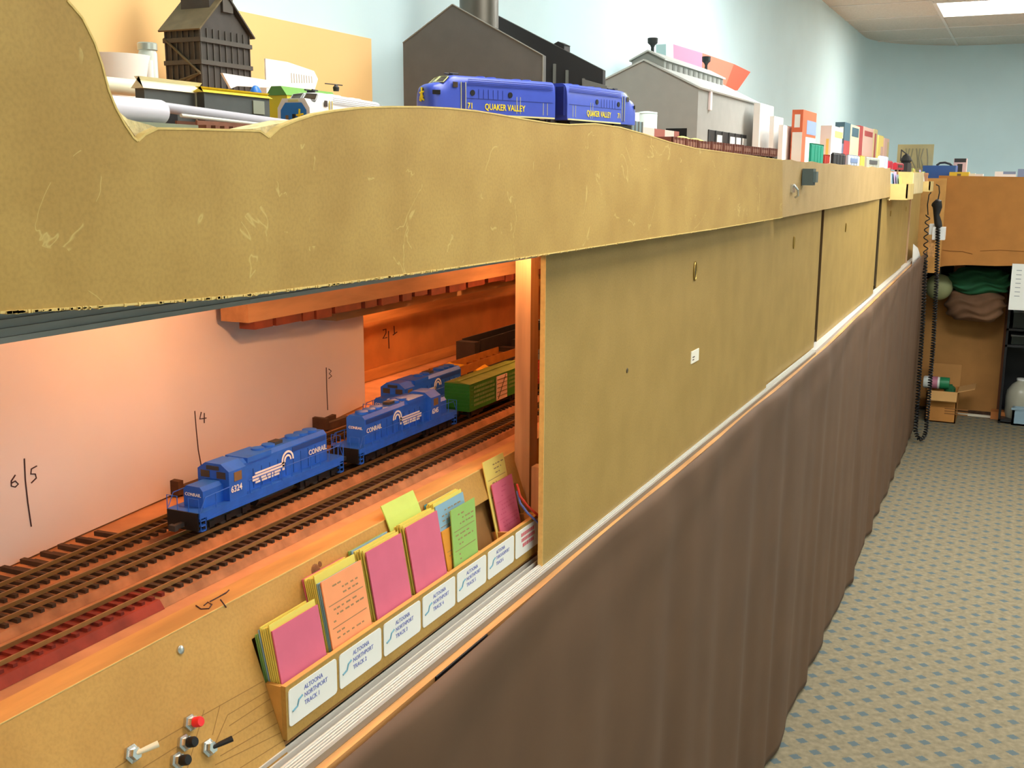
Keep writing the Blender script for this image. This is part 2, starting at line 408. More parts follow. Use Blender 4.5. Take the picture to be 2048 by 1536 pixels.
def onface_lathe(prof, c, n=16):
    u, v, nn = knob_axes(); mb = MB(); vs = []; k = len(prof)
    for (r, h) in prof:
        for j in range(n):
            a = 2*math.pi*j/n; vs.append(c+u*r*math.cos(a)+v*r*math.sin(a)+nn*h)
    fs = []
    for i in range(k-1):
        for j in range(n):
            j2 = (j+1) % n; fs.append((i*n+j, i*n+j2, (i+1)*n+j2, (i+1)*n+j))
    fs += [tuple(range(n-1, -1, -1)), tuple(range((k-1)*n, k*n))]
    return mb.add(vs, fs)
M_redb = mat('red button plastic', (235, 45, 50), 0.35)
for (px, py, nm) in ((378, 1446, 'red'), (366, 1486, 'black'), (352, 1522, 'black')):
    c = slope(px, py)
    t = onface_lathe([(.0058, 0), (.0058, .0025), (.0042, .003), (.0042, .006)], c, 6).build('push_button', M_chrome, cp)
    onface_lathe([(.0036, .006), (.0036, .0105), (.003, .0115)], c, 18).build('cap', M_redb if nm == 'red' else M_black, t, True)
for (px, py, m_) in ((262, 1508, mat('white lever', (235, 228, 200), 0.4)), (415, 1496, M_black)):
    c = slope(px, py)
    t = onface_lathe([(.0062, 0), (.0062, .002), (.004, .0025), (.004, .006)], c, 6).build('toggle_switch', M_chrome, cp)
    d = SN*.55+np.array([0, .83, 0]); d /= np.linalg.norm(d)
    MB().tube([c+SN*.005, c+SN*.005+d*.006, c+SN*.005+d*.014], [.0014, .0019, .0022], 10).build('lever', m_, t, True)
c = slope(360, 1300)
onface_lathe([(.0032, 0), (.0030, .0012), (.0015, .0018)], c, 14).build('screw', M_chrome, cp, True)
c = at_x(952, 968, -.5275)
for (kx, ky, kr) in ((632, 1142, .006), (640, 1128, .0025), (842, 1035, .003)):
    onface_lathe([(kr, 0), (kr*.8, .0003)], slope(kx, ky), 14).build('knot', mat('dark knot', (120, 78, 38), .7, .3, 200), cp)
# hand-written bench marks
def scribble(strokes, name, parent, wd, plane):
    mb = MB()
    for st in strokes: mb.tube([plane(*p) for p in st], wd, 5)
    return mb.build(name, M_ink, parent)
pl = lambda x, y: at_z(x, y, DECK_L+.0034)
scribble([[(392,1211),(402,1218),(418,1217),(424,1209),(416,1204),(408,1211)], [(420,1203),(452,1186),(458,1180)]], 'pencil_mark', b, .0005, pl)
scribble([[(440,1199),(446,1207),(452,1215)], [(440,1192),(452,1185)]], 'pencil_mark', b, .0005, lambda x, y: slope(x, y)+SN*.0003)
scribble([[(770,1030),(782,1022)], [(775,1022),(790,1027)]], 'pencil_mark', b, .0005, pl)

# aluminium sliding-door track, with ribs, on the front sill
tr = thing('sliding_door_track', 'long ribbed aluminium sliding door track along the shelf edge above the curtain', 'track', (-.45, 2.5, ZT-.035))
TX0, TX1 = -.4655, -.4415
MB().box(TX0, TX1, LY0, 2.7, ZT-.012, ZT-.006).build('base_strip', M_alug, tr)
for i, x in enumerate((TX0, -.4585, -.4515)):
    MB().box(x, x+.0014, LY0, 2.7, ZT-.006, ZT).build('rib', M_alu, tr)
for i in range(4):
    MB().box(-.4505+i*.0022+.0008, -.4505+i*.0022+.0022, LY0, 2.7, ZT-.006, ZT-.001-.0006*i).build('rib', M_alu, tr)
MB().obox((TX0, 2.7, ZT-.012), (.024, 0, 0), (-.03, 2.9, .035), (0, 0, .01)).build('far_strip', M_alu, tr)
MB().box(-.450, -.434, LY0, 2.7, ZT-.035, ZT-.0125).build('wood_strip', M_wood, tr)
MB().obox((-.45, 2.7, ZT-.035), (.016, 0, 0), (-.03, 2.9, .035), (0, 0, .0225)).build('wood_strip', M_wood, tr)
for y in (.765, 1.35, 1.75, 2.15, 2.55):
    MB().box(-.434, -.4322, y, y+(.1 if y < 1 else .07), ZT-.022, ZT-.0125).build('velcro_strip', M_black, tr)

# upper grey guide track
single('upper_guide_track', MB().box(-.468, -.456, LY0, 2.3, 1.256, 1.259).box(-.468, -.456, LY0, 2.3, 1.261, 1.2635).box(-.468, -.456, LY0, 2.3, 1.2655, 1.268).box(-.467, -.4575, LY0, 2.3, 1.2565, 1.300).box(-.468, -.456, LY0, 2.3, 1.270, 1.2725), M_greytrack,
       'grey ribbed plastic guide track under the upper deck at the left', 'track')

# fascia boards
XFA = -.42
top = [(-60,-420),(60,-90),(135,0),(165,35),(190,85),(205,130),(218,180),(232,215),(250,248),(268,275),(276,281),(290,268),(315,256),(380,257),(450,259),(520,261),(538,274),(560,254),(590,241),(630,228),(670,221),(720,215),(780,213),(840,213),(900,216),(950,221),(1000,229),(1050,238),(1100,246),(1140,249),(1190,247),(1240,254),(1290,268),(1340,284),(1390,296),(1440,303),(1500,311),(1565,320)]
bot = [(1565,435),(1430,458),(1280,480),(1090,509),(1030,518),(900,537),(800,551),(650,571),(490,591),(350,603),(200,614),(100,620),(0,626)]
pts = [at_x(x, y, XFA) for x, y in top]+[at_x(x, y, XFA) for x, y in bot]
pl0 = pts[-1].copy(); pl0[1] = -.2; pl1 = pts[0].copy(); pl1[1] = -.2; pl1[2] = 1.62
pts = pts+[pl0, pl1]
fa = thing('fascia_board', 'large tan hardboard fascia with a hill-shaped cut top edge and two notches', 'board', (XFA, 1.0, 1.25))
MB().prism(pts, (-.0045, 0, 0)).build('board', M_fascia, fa)
# lighter raw strip along the cut edges
mb = MB()
def edge_strip(poly):
    for i in range(len(poly)-1):
        a, b_ = poly[i], poly[i+1]; d = b_-a; n = np.array([0, -d[2], d[1]]); n /= np.linalg.norm(n)
        for q in (a, b_): pass
        mb.prism([a+n*.0004, b_+n*.0004, b_-n*.0008, a-n*.0008], (-.0049, 0, 0))
e1 = [np.array([XFA+.0003, p[1], p[2]]) for p in pts[2:len(top)]]
e2 = [np.array([XFA+.0003, p[1], p[2]]) for p in pts[len(top):len(top)+len(bot)]]
edge_strip(e1); edge_strip(e2)
mb.build('raw_edge', M_edge, fa)
# rough plaster showing in the two notches
mb = MB()
for q in ([(236,222),(276,281),(318,256),(300,250),(255,238)], [(505,258),(538,274),(590,240)]):
    mb.prism([at_x(x, y, XFA-.012) for x, y in q], (-.02, 0, 0))
mb.build('plaster_edge', mat('rough plaster', (240, 222, 165), 0.9, 0.25, 150, bump=0.6), fa)
# frayed lower edge
mb = MB(); random.seed(5)
for k in range(260):
    i = random.randint(0, len(e2)-2); t = random.random(); p = e2[i]*(1-t)+e2[i+1]*t
    h = random.uniform(.0006, .002); wd = random.uniform(.0008, .003)
    mb.obox(p+np.array([-.003, 0, -h*.5]), (.0035, 0, 0), (0, wd, 0), (0, 0, h))
g = mb.build('frayed_fibres', M_edge, fa); g['kind'] = 'stuff'
# second fascia, angled back
a0 = at_x(1565, 320, XFA-.006); a1 = at_x(1565, 435, XFA-.006); c0 = at_x(1781, 337, -.468); c1 = at_x(1781, 394, -.468)
fb = thing('fascia_board', 'smoother pinkish tan fascia board with a dark socket and chrome hook beyond the hill-shaped one', 'board', (-.45, 3, 1.25))
mb = MB(); n = 24
topl = [a0*(1-i/n)+c0*(i/n)+np.array([0, 0, .0022*math.sin(i*1.9)]) for i in range(n+1)]
mb.prism(topl+[c1, a1], (-.005, 0, 0)); mb.build('board', M_fascia2, fb)
p = at_x(1607, 354, XFA-.008)
s_ = MB().box(p[0], p[0]+.022, p[1]-.016, p[1]+.016, p[2]-.017, p[2]+.017).build('socket', mat('slate socket', (70, 82, 80), 0.5), fb)
MB().box(p[0]+.022, p[0]+.028, p[1]-.012, p[1]+.012, p[2]-.011, p[2]+.011).build('socket_cover', mat('slate socket cover', (84, 98, 96), 0.5), s_)
p = at_x(1585, 381, XFA-.006)
h_ = MB().box(p[0]-.002, p[0]+.003, p[1]-.014, p[1]+.014, p[2]-.004, p[2]+.012).build('hook_plate', M_chrome, fb)
MB().tube([p+np.array([.002, 0, .012]), p+np.array([.010, 0, .002]), p+np.array([.010, .006, -.010]), p+np.array([.004, .008, -.014])], .0022, 8).build('hook', M_chrome, h_, True)

# sliding panels
M_slot = mat('dark finger pull', (78, 62, 36), 0.5)
def panel(pxl, pxr, X, ztop, label, zb0=ZT-.004, zb1=None, slot=True):
    y0 = at_x(pxl, 600, X)[1]; y1 = at_x(pxr, 600, X)[1]
    zb1 = zb0 if zb1 is None else zb1
    t = thing('sliding_door', label, 'panel', (X, (y0+y1)/2, zb0), 'tan hardboard sliding panels')
    MB().prism([(X, y0, zb0), (X, y1, zb1), (X, y1, ztop), (X, y0, ztop)], (-.0055, 0, 0)).build('board', M_panel, t)
    MB().box(X-.0056, X+.0002, y0-.0006, y0, zb0, ztop).build('raw_edge', M_edge if X == XP else M_slot, t)  # edges past the first panel coloured dark, as shade of the gaps
    return t, y0, y1
M_slot = mat('dark finger pull', (78, 62, 36), 0.5)
def pull(t, px, py, X, r=.006, h=.014):
    p = at_x(px, py, X)
    mb = MB(); n = 16
    mb.prism([p+np.array([.0, r*math.cos(2*math.pi*k/n), h*math.sin(2*math.pi*k/n)]) for k in range(n)], (.0012, 0, 0)); mb.build('finger_pull', M_slot, t)
    mb = MB(); mb.tube([p+np.array([.0014, r*math.cos(2*math.pi*k/n), h*math.sin(2*math.pi*k/n)]) for k in range(n+1)], .0012, 6); mb.build('pull_rim', mat('brass rim', (170, 140, 70), 0.35, metal=0.6), t)
t1, _, _ = panel(1091, 1541, XP, 1.268, 'nearest wide tan sliding panel with a small white sticker and an oval finger pull')
pull(t1, 1389, 542, XP)
p = at_x(1389, 712, XP)
st = MB().box(p[0], p[0]+.0012, p[1]-.021, p[1]+.021, p[2]-.0095, p[2]+.0095).build('sticker', mat('off-white sticker', (238, 232, 215), 0.6), t1)
for k in range(2):
    MB().box(p[0]+.0012, p[0]+.0014, p[1]-.015, p[1]-.015+.012-.003*k, p[2]-.001-.004*k, p[2]+.0006-.004*k).build('print_line', M_ink, st)
p = at_x(1254, 741, XP)
MB().lathe([(.0035, 0), (.003, .0008)], p, 'x', 12).build('dark_spot', M_slot, t1)
XQ = XP-.0075
t2, _, _ = panel(1535, 1633, XQ, 1.268, 'tan sliding panel tucked behind the stickered one, before the first dark gap')
pull(t2, 1587, 485, XQ, .005, .013)
t3, _, _ = panel(1638, 1745, XP-.016, 1.275, 'slightly shinier tan sliding panel between the two dark vertical gaps', ZT-.002, ZT+.018)
pull(t3, 1691, 455, XP-.016, .005, .012)
t4, _, _ = panel(1750, 1797, XP-.031, 1.275, 'narrow-looking tan sliding panel just beyond the second dark gap', ZT+.016, ZT+.03)
pull(t4, 1781, 427, XP-.031, .004, .01)
t5, ya, yb = panel(1795, 1826, XP-.041, 1.275, 'farthest tan sliding panel beside the reddish post at the end', ZT+.022, ZT+.04)
pull(t5, 1812, 418, XP-.041, .004, .01)
for (pa_, pb_, X_) in ((1625, 1646, XP-.023), (1738, 1758, XP-.038)):
    MB().box(X_-.003, X_, at_x(pa_, 600, X_)[1], at_x(pb_, 600, X_)[1], .95, 1.30).build('gap_shade', mat('dark stile', (58, 44, 24), .8), b)  # dark strips added behind the panel gaps, standing in for their shade
# board closing the bench end, and white paper in the gap
single('end_board', MB().box(-.62, -.388, 6.112, 6.125, .842, 1.335), mat('pale end board', (214, 160, 88), 0.7, 0.1, 20), 'plain pale tan board closing the bench end behind the coiled cord', 'board')
p = at_x(1832, 505, -.47)
single('folded_paper', MB().prism([at_x(1824, 533, -.462), at_x(1826, 488, -.462), at_x(1835, 496, -.462), at_x(1841, 515, -.462)], (.002, 0, 0)), mat('white paper', (240, 236, 228), 0.7), 'scrap of white paper standing at the far end of the sliding track', 'paper')

# backdrops behind the lower tracks
wp = [(-.70, .30), (-.712, .56), (-.735, .78), (-.765, 1.0), (-.797, 1.218)]
mb = MB()
mb.prism([(x, y, DECK_L+.002) for x, y in wp]+[(x-.004, y, DECK_L+.002) for x, y in wp[::-1]], (0, 0, 1.30-DECK_L))
wb = mb.build('white_backdrop_board', M_white, None); tag(wb, 'white backdrop board with pencilled track numbers behind the blue diesel locomotives', 'backdrop')
def wplane(x, y):
    for i in range(len(wp)-1):
        a = np.array([*wp[i], 0]); c = np.array([*wp[i+1], 0]); n = np.array([c[1]-a[1], a[0]-c[0], 0]); n /= np.linalg.norm(n)
        d = ray(x, y); t = np.dot(a-C_, n)/np.dot(d, n); q = C_+d*t
        if q[1] <= c[1] or i == len(wp)-2: return q+n*.0003
for st in ([[(48,917),(50,960),(55,1005),(62,1053)]], [[(30,950),(22,962),(22,972),(30,974),(36,968),(30,962),(23,966)]], [[(73,932),(62,938),(61,948),(70,948),(72,956),(62,966)]],
           [[(389,822),(392,860),(396,900),(402,932)]], [[(402,824),(399,838),(412,836)], [(408,826),(408,846)]],
           [[(652,735),(653,775),(655,820)]], [[(657,738),(662,742),(658,747),(663,752),(657,757)]]):
    mb = MB()
    for q in st: mb.tube([wplane(*p) for p in q], .0006, 5)
    mb.build('pencil_mark', M_ink, wb)
bb = tag(MB().box(-.90, -.893, 1.0, 5.4, DECK_L+.0005, 1.299).build('brown_backdrop_board', M_brownboard), 'brown backdrop board beyond the white one, above the black rail cars', 'backdrop')
MB().box(-.893, -.889, 1.0, 5.4, DECK_L+.0005, 1.046).build('base_strip', M_wood, bb)
for st in ([[(777,662),(778,697)]], [[(766,660),(772,658),(772,666),(766,677),(774,675)]], [[(788,652),(789,668)], [(786,670),(794,664)]]):
    mb = MB()
    for q in st: mb.tube([at_x(x, y, -.8925) for x, y in q], .0009, 5)
    mb.build('pencil_mark', M_ink, bb)

# small incandescent bulbs under the upper deck; the brighter ones are added, hidden fill
M_bulb = emis('lit bulb', (1.0, 0.46, 0.19, 1), BULB_POWER); M_bulb_fill = emis('added fill bulb', (1.0, 0.46, 0.19, 1), BULB_POWER*6.0)
M_lampbody = mat('lamp socket plastic', (200, 180, 150), 0.5)
for i, (x, y) in enumerate(((-.482, .405), (-.482, 1.035), (-.482, 1.75), (-.482, 2.5), (-.482, 3.4), (-.482, 4.4), (-.482, -.25), (-.53, .74), (-.54, 1.40), (-.53, .10), (-.835, 1.35), (-.835, 1.95))):
    nm = ['at the left edge above the white backdrop', 'beside the near post top', 'behind the nearest sliding panel', 'behind the tucked sliding panel', 'behind the shinier panel', 'behind the far panels', 'left of the view', 'added out of view above the nearest locomotive', 'added out of view above the green boxcar', 'added out of view above the red painted strip', 'added out of view before the brown backdrop', 'added out of view farther along the brown backdrop'][i]
    t = thing('strip_lamp', 'small warm glowing bulb in a strip fitting '+nm, 'lamp', (x, y, 1.25), 'warm bulbs under the upper deck')
    z_l = 1.25 if i < 7 else 1.256
    MB().box(x-.012, x+.008, y-.05, y+.05, z_l+.018, 1.305).build('fitting', M_lampbody, t)
    MB().lathe([(.004, .018), (.004, .012)], (x, y, z_l), 'z', 12).build('socket', M_lampbody, t)
    MB().sphere((x, y, z_l+.0065), .0052, 8, 6, (1, 1.6, 1)).build('bulb', M_bulb if i < 7 else M_bulb_fill, t, True)

# ================================================================== CURTAIN
random.seed(11)
CY0, CY1 = -.3, 6.0
fold = [(random.uniform(2, 46), random.uniform(0, 6.28), random.uniform(.3, 1)) for _ in range(14)]
def curtain_pt(u, v):
    y = CY0+(CY1-CY0)*u; ztop = .903+(.012 if y > 1 else .012*max(0, y-.4)/.6)+max(0, (y-2.7))*.0155
    z = ztop+(0.012-ztop)*v
    amp = .0025+.0085*min(1, v*1.2)
    s = 0
    for (k, ph, a) in fold: s += a*math.sin(k*y+ph+.7*v)
    s = s/4.2
    # shallow diagonal drag lines below the pinned points at the top
    sw = .0055*math.exp(-((v-.06-.03*math.sin(5*y))/.05)**2)*math.sin(9*y+18*v)
    back = -.03*max(0, (y-2.7))/2.9
    x = -.4235+back*.6+amp*(s*.8)+sw*.8-.004*v
    return (x if v > .01 else -.4275+back*.6+.002*math.sin(9*y), y, z)
mb = MB(); mb.grid(curtain_pt, 900, 60)
cu = mb.build('curtain', M_curtain, None, True); tag(cu, 'long brown cloth curtain hanging to the carpet under the sliding panels', 'curtain')
sol = cu.modifiers.new('thick', 'SOLIDIFY'); sol.thickness = .0012; sol.offset = -1

# ================================================================== TRACKS (lower deck)
RT = .0118        # rail top above the deck
def curve_pts(ctrl, step=.01):
    out = []
    for i in range(len(ctrl)-1):
        a, c = np.array(ctrl[i]), np.array(ctrl[i+1]); n = max(1, int(np.linalg.norm(c-a)/step))
        out += [a+(c-a)*k/n for k in range(n)]
    out.append(np.array(ctrl[-1])); out = np.array(out)
    for _ in range(30):
        o2 = out.copy(); o2[1:-1] = (out[:-2]+2*out[1:-1]+out[2:])/4; out = o2
    return out
def track(ctrl, z, label, group, tie_mat=None, bed=True, skip=None):
    P = curve_pts(ctrl)
    t = thing('model_track', label, 'model track', (P[len(P)//2][0], P[len(P)//2][1], z), group)
    def off(o, zz):
        r = []
        for i, p in enumerate(P):
            d = P[min(i+1, len(P)-1)]-P[max(i-1, 0)]; d /= np.linalg.norm(d); r.append((p[0]+d[1]*o, p[1]-d[0]*o, zz))
        return r
    for s in (-1, 1):
        c = off(s*.0087, 0); mb = MB(); n = len(c)
        vs = []
        for (x, y, _) in c:
            vs += [(x-.0009, y, z+.0088), (x+.0009, y, z+.0088), (x+.0006, y, z+RT), (x-.0006, y, z+RT)]
        fs = []
        for i in range(n-1):
            for j in range(4):
                j2 = (j+1) % 4; fs.append((4*i+j, 4*i+4+j, 4*i+4+j2, 4*i+j2))
        fs += [(0, 1, 2, 3), (4*n-1, 4*n-2, 4*n-3, 4*n-4)]
        mb.add(vs, fs).build('rail', M_rail, t)
    if bed:
        L = off(-.017, 0); Rr = off(.017, 0); mb = MB(); vs = []; n = len(P)
        L2 = off(-.0205, 0); R2 = off(.0205, 0)
        for i in range(n): vs += [(*L2[i][:2], z+.0002), (*R2[i][:2], z+.0002), (*Rr[i][:2], z+.006), (*L[i][:2], z+.006)]
        fs = []
        for i in range(n-1):
            for j in range(4):
                j2 = (j+1) % 4; fs.append((4*i+j, 4*i+4+j, 4*i+4+j2, 4*i+j2))
        fs += [(0, 1, 2, 3), (4*n-1, 4*n-2, 4*n-3, 4*n-4)]
        mb.add(vs, fs).build('roadbed', mat('brown cork roadbed', (168, 118, 82), 0.9, 0.3, 50), t)
    mb = MB(); mbr = MB(); acc = 0; last = P[0]
    for i in range(1, len(P)):
        seg = np.linalg.norm(P[i]-P[i-1]); k = 0
        d = (P[i]-P[i-1])/seg; nrm = np.array([d[1], -d[0]])
        while acc+.0068 <= seg+1e-9 or k == 0:
            acc += .0068
            if acc > seg: break
            q = P[i-1]+d*acc
            (mbr if skip and skip(q) else mb).obox((q[0]-nrm[0]*.0145-d[0]*.0016, q[1]-nrm[1]*.0145-d[1]*.0016, z+.006), (*(nrm*.029), 0), (*(d*.0032), 0), (0, 0, .0028))
            k = 1
        acc -= seg
        if acc < 0: acc = 0
    if mb.v:
        o = mb.build('ties', tie_mat or M_tie, t); o['kind'] = 'stuff'
    if mbr.v:
        o = mbr.build('red_ties', M_tiered, t); o['kind'] = 'stuff'
    return t
G = 'model tracks on the lower deck'
track([(-.565, -.1), (-.565, .5), (-.563, 2.6)], DECK_L, 'front track of the lower deck, nearest the beam, partly painted red', G, skip=lambda q: q[1] < .57)
track([(-.622, -.1), (-.620, .5), (-.613, 2.6)], DECK_L, 'track under the two blue diesel locomotives and green boxcar', G)
track([(-.640, -.1), (-.650, .35), (-.664, .62), (-.672, .9), (-.668, 2.6)], DECK_L, 'third track from the front, carrying the blue locomotive farther back', G)
track([(-.715, .98), (-.722, 1.3), (-.720, 2.6)], DECK_L, 'fourth track from the front under the flat cars with yellow frames', G)
track([(-.770, 1.25), (-.775, 2.6)], DECK_L, 'rearmost lower track with black cars before the brown backdrop', G)
# red paint over the near end of the front track
mb = MB().prism([(-.587, LY0, DECK_L+.0002), (-.543, LY0, DECK_L+.0002), (-.5475, LY0, DECK_L+.0064), (-.5825, LY0, DECK_L+.0064)], (0, .56-LY0, 0))
single('red_paint_strip', mb, M_redpaint, 'dull red painted strip filling the near end of the front track', 'painted strip')
# stub bumpers and loose pieces by the white board
M_oldwood = mat('old dark wood', (78, 54, 36), 0.8, 0.3, 60)
def bumper(px, py, label, L=.05):
    p = at_z(px, py, DECK_L)
    t = thing('track_bumper', label, 'bumper', (p[0], p[1], DECK_L), 'dark wooden track bumpers')
    MB().box(p[0]-.02, p[0]+.012, p[1]-.004, p[1]+.003, DECK_L+.003, DECK_L+.017).build('cross_beam', M_oldwood, t)
    for s in (-.016, .004): MB().box(p[0]+s, p[0]+s+.006, p[1]+.003, p[1]+L, DECK_L+.0005, DECK_L+.010).build('runner', M_oldwood, t)
bumper(345, 992, 'dark wooden track bumper beside the white board, behind the nearest blue cab')
bumper(640, 862, 'dark wooden track bumper against the white board between the two blue locomotives')
p = at_z(60, 1160, DECK_L)
t = thing('tie_bundle', 'dark heap of spare ties against the white board at the left edge', 'ties', (p[0], p[1], DECK_L))
random.seed(2)
for k in range(22):
    y = p[1]-.11+k*.0095
    MB().obox((p[0]-.024-.004*random.random(), y, DECK_L+.0005+.004*(k % 2)), (.03, .002*random.random(), 0), (0, .0045, 0), (0, 0, .004)).build('tie', M_oldwood, t)

# ================================================================== DIESEL LOCOMOTIVES
def diesel(name, label, x, y, z, rz, number, group):
    t = thing(name, label, 'model locomotive', (x, y, z), group, world=False, rz=rz)
    HW = .0115       # half hood width ; nose towards -y
    MB().box(-.0178, .0178, -.106, .106, .0165, .0215).build('walkway', M_blue, t)
    for q_ in (-1, 1): MB().box(q_*.0182, q_*.0168, -.098, .098, .0135, .0165).build('side_sill', M_blue, t)
    hd = MB().prism([(-HW, -.044, .0215), (HW, -.044, .0215), (HW, -.044, .0480), (HW-.0035, -.044, .0515), (-HW+.0035, -.044, .0515), (-HW, -.044, .0480)], (0, .130, 0)).build('long_hood', M_blue, t)
    mb = MB()
    for k in range(9):
        for s in (-1, 1): mb.box(s*HW, s*(HW+.0004), -.028+k*.0118, -.0276+k*.0118, .0225, .0405)
    mb.build('door_seams', M_bluedk, hd)
    for s in (-1, 1): MB().box(s*HW, s*(HW+.0005), .030, .084, .0425, .0470).build('radiator_grille', M_bluedk, hd)
    # nose
    nb = MB().prism([(-.0105, -.093, .0215), (.0105, -.093, .0215), (.0105, -.093, .036), (.0075, -.093, .0395), (-.0075, -.093, .0395), (-.0105, -.093, .036)], (0, .027, 0)).build('short_hood', M_blue, t)
    # cab
    cb = MB().prism([(-.0172, -.067, .0215), (.0172, -.067, .0215), (.0172, -.067, .0475), (.0085, -.067, .0535), (-.0085, -.067, .0535), (-.0172, -.067, .0475)], (0, .023, 0)).build('cab', M_blue, t)
    for s in (-1, 1):
        MB().box(s*.0172, s*.0176, -.0605, -.0505, .0375, .0455).build('side_window', M_tan, cb)
        MB().box(s*.004, s*.0135, -.0675, -.067, .0405, .0465).build('windshield', M_glassdk, cb)
    MB().box(-.0065, .0065, -.0682, -.067, .0478, .0512).build('number_board', M_dark, cb)
    # roof fans
    for yy in (.020, .0355): MB().lathe([(.0062, .0515), (.0062, .0535), (.0045, .0540)], (0, yy-.026, 0), 'z', 16).build('roof_fan', M_blue, hd, True)
    for yy in (.046, .060, .074): MB().lathe([(.0072, .0515), (.0072, .0538), (.005, .0543)], (0, yy, 0), 'z', 16).build('roof_fan', M_blue, hd, True)
    MB().box(-.004, .004, .014, .026, .0515, .0545).build('exhaust_stack', M_dark, hd)
    MB().box(-.0125, .0125, -.036, -.002, .0475, .0522).build('blower_housing', M_blue, hd)
    # tanks, trucks, wheels
    MB().prism([(-.014, -.026, .0165), (.014, -.026, .0165), (.015, -.026, .010), (.011, -.026, .005), (-.011, -.026, .005), (-.015, -.026, .010)], (0, .052, 0)).build('fuel_tank', M_black, t)
    for cy in (-.068, .068):
        tk = MB().box(-.0145, -.0125, cy-.031, cy+.031, .0055, .0115).box(.0125, .0145, cy-.031, cy+.031, .0055, .0115).box(-.012, .012, cy-.025, cy+.025, .006, .0155).build('truck', M_black, t)
        for k in (-1, 0, 1):
            MB().lathe([(.0055, -.0098), (.006, -.0075), (.002, -.0074), (.002, .0074), (.006, .0075), (.0055, .0098)], (0, cy+k*.0215, .0060), 'x', 16).build('wheelset', M_dark, tk, True)
            for s in (-1, 1): MB().box(s*.0145, s*.0158, cy+k*.0215-.003, cy+k*.0215+.003, .005, .0105).build('journal_box', M_black, tk)
    # pilots, couplers, steps, rails
    for s in (-1, 1):
        MB().box(-.0165, .0165, s*.106, s*.1075, .006, .0215).build('pilot', M_black, t)
        MB().box(-.002, .002, s*.1075, s*.1195, .0085, .0125).box(-.0035, .0035, s*.1165, s*.1205, .008, .013).build('coupler', M_dark, t)
        for q in (-1, 1):
            st = MB()
            for k in range(3): st.box(q*.0135, q*.0178, s*.0985, s*.1055, .005+k*.0045, .006+k*.0045)
            st.box(q*.0172, q*.0178, s*.0985, s*.0992, .005, .0165); st.box(q*.0172, q*.0178, s*.1048, s*.1055, .005, .0165)
            st.build('steps', M_blue, t)
            # end handrails
            MB().tube([(q*.0172, s*.106, .0215), (q*.0172, s*.106, .0335), (q*.006, s*.106, .0335), (q*.006, s*.106, .0215)], .00045, 5).build('end_rail', M_blue, t)
    for q in (-1, 1):
        mb = MB(); mb.tube([(q*.0174, -.042, .0335), (q*.0174, .099, .0335), (q*.0174, .1045, .0225)], .00042, 5)
        for k in range(10): mb.tube([(q*.0174, -.040+k*.0152, .0215), (q*.0174, -.040+k*.0152, .0335)], .00042, 5)
        mb.tube([(q*.0174, -.1045, .0225), (q*.0174, -.098, .0335), (q*.0174, -.067, .0345)], .00042, 5)
        mb.tube([(q*.0174, -.085, .0215), (q*.0174, -.085, .0338)], .00042, 5)
        mb.build('handrail', M_blue, t)
        # lettering on the hood side
        X = q*(HW+.0006); u = (0, 1., 0) if q > 0 else (0, -1., 0)
        def yy(v): return v
        ya = .055 if q > 0 else .084
        text('CONRAIL', .0072, (X, ya, .0330), u, (0, 0, 1), M_letter, hd, sx=.95)
        text(number, .0082, (q*.0175, -.0655 if q > 0 else -.046, .0285), u, (0, 0, 1), M_letter, cb, sx=.9)
        # wheel-over-lines emblem
        mb = MB(); c0 = (.022, .0375)
        for (ro, ri) in ((.0092, .0072), (.0055, .0036)):
            arc = [(a/16*math.pi*1.1-.05) for a in range(17)]
            for k in range(16):
                a, a2 = arc[k], arc[k+1]
                P4 = [(X, c0[0]+r*math.cos(an), c0[1]-.001+r*math.sin(an)) for r, an in ((ro, a), (ro, a2), (ri, a2), (ri, a))]
                mb.prism(P4, (q*.0004, 0, 0))
        for (z0, z1, y0, y1) in ((.0345, .0362, -.026, .0165), (.0318, .0336, -.030, .0170), (.0288, .0308, -.030, .012), (.0262, .0280, -.026, .010)):
            if z0 < .0315:
                n = 4; L = (y1-y0)/n
                for k in range(n): mb.box(X, X+q*.0004, y0+k*L, y0+k*L+L*.85, z0, z1)
            else: mb.box(X, X+q*.0004, y0, y1, z0, z1)
        mb.prism([(X, .0130, .0362), (X, .0170, .0362), (X, .0165, .0285), (X, .0135, .0285)], (q*.0004, 0, 0))
        mb.build('emblem', M_letter, hd)
    text('CONRAIL', .0040, (0, -.0934, .0310), (1, 0, 0), (0, 0, 1), M_letter, nb, align='CENTER')
    text('CONRAIL', .0040, (0, .0864, .0370), (-1, 0, 0), (0, 0, 1), M_letter, hd, align='CENTER')
    return t
ZR = DECK_L+RT
TXc = lambda y: -.620+(y-.5)*.0033
diesel('diesel_locomotive', 'nearest blue diesel locomotive, number 6324, cab end towards the viewer', TXc(.77), .772, ZR, 0, '6324', 'blue diesel locomotives')
diesel('diesel_locomotive', 'blue diesel locomotive number 6345 coupled between the 6324 and the green boxcar', TXc(1.01), 1.012, ZR, math.pi, '6345', 'blue diesel locomotives')
diesel('diesel_locomotive', 'half-hidden blue diesel locomotive on the track behind, cab end leading', -.672, 1.155, ZR, 0, '6412', 'blue diesel locomotives')

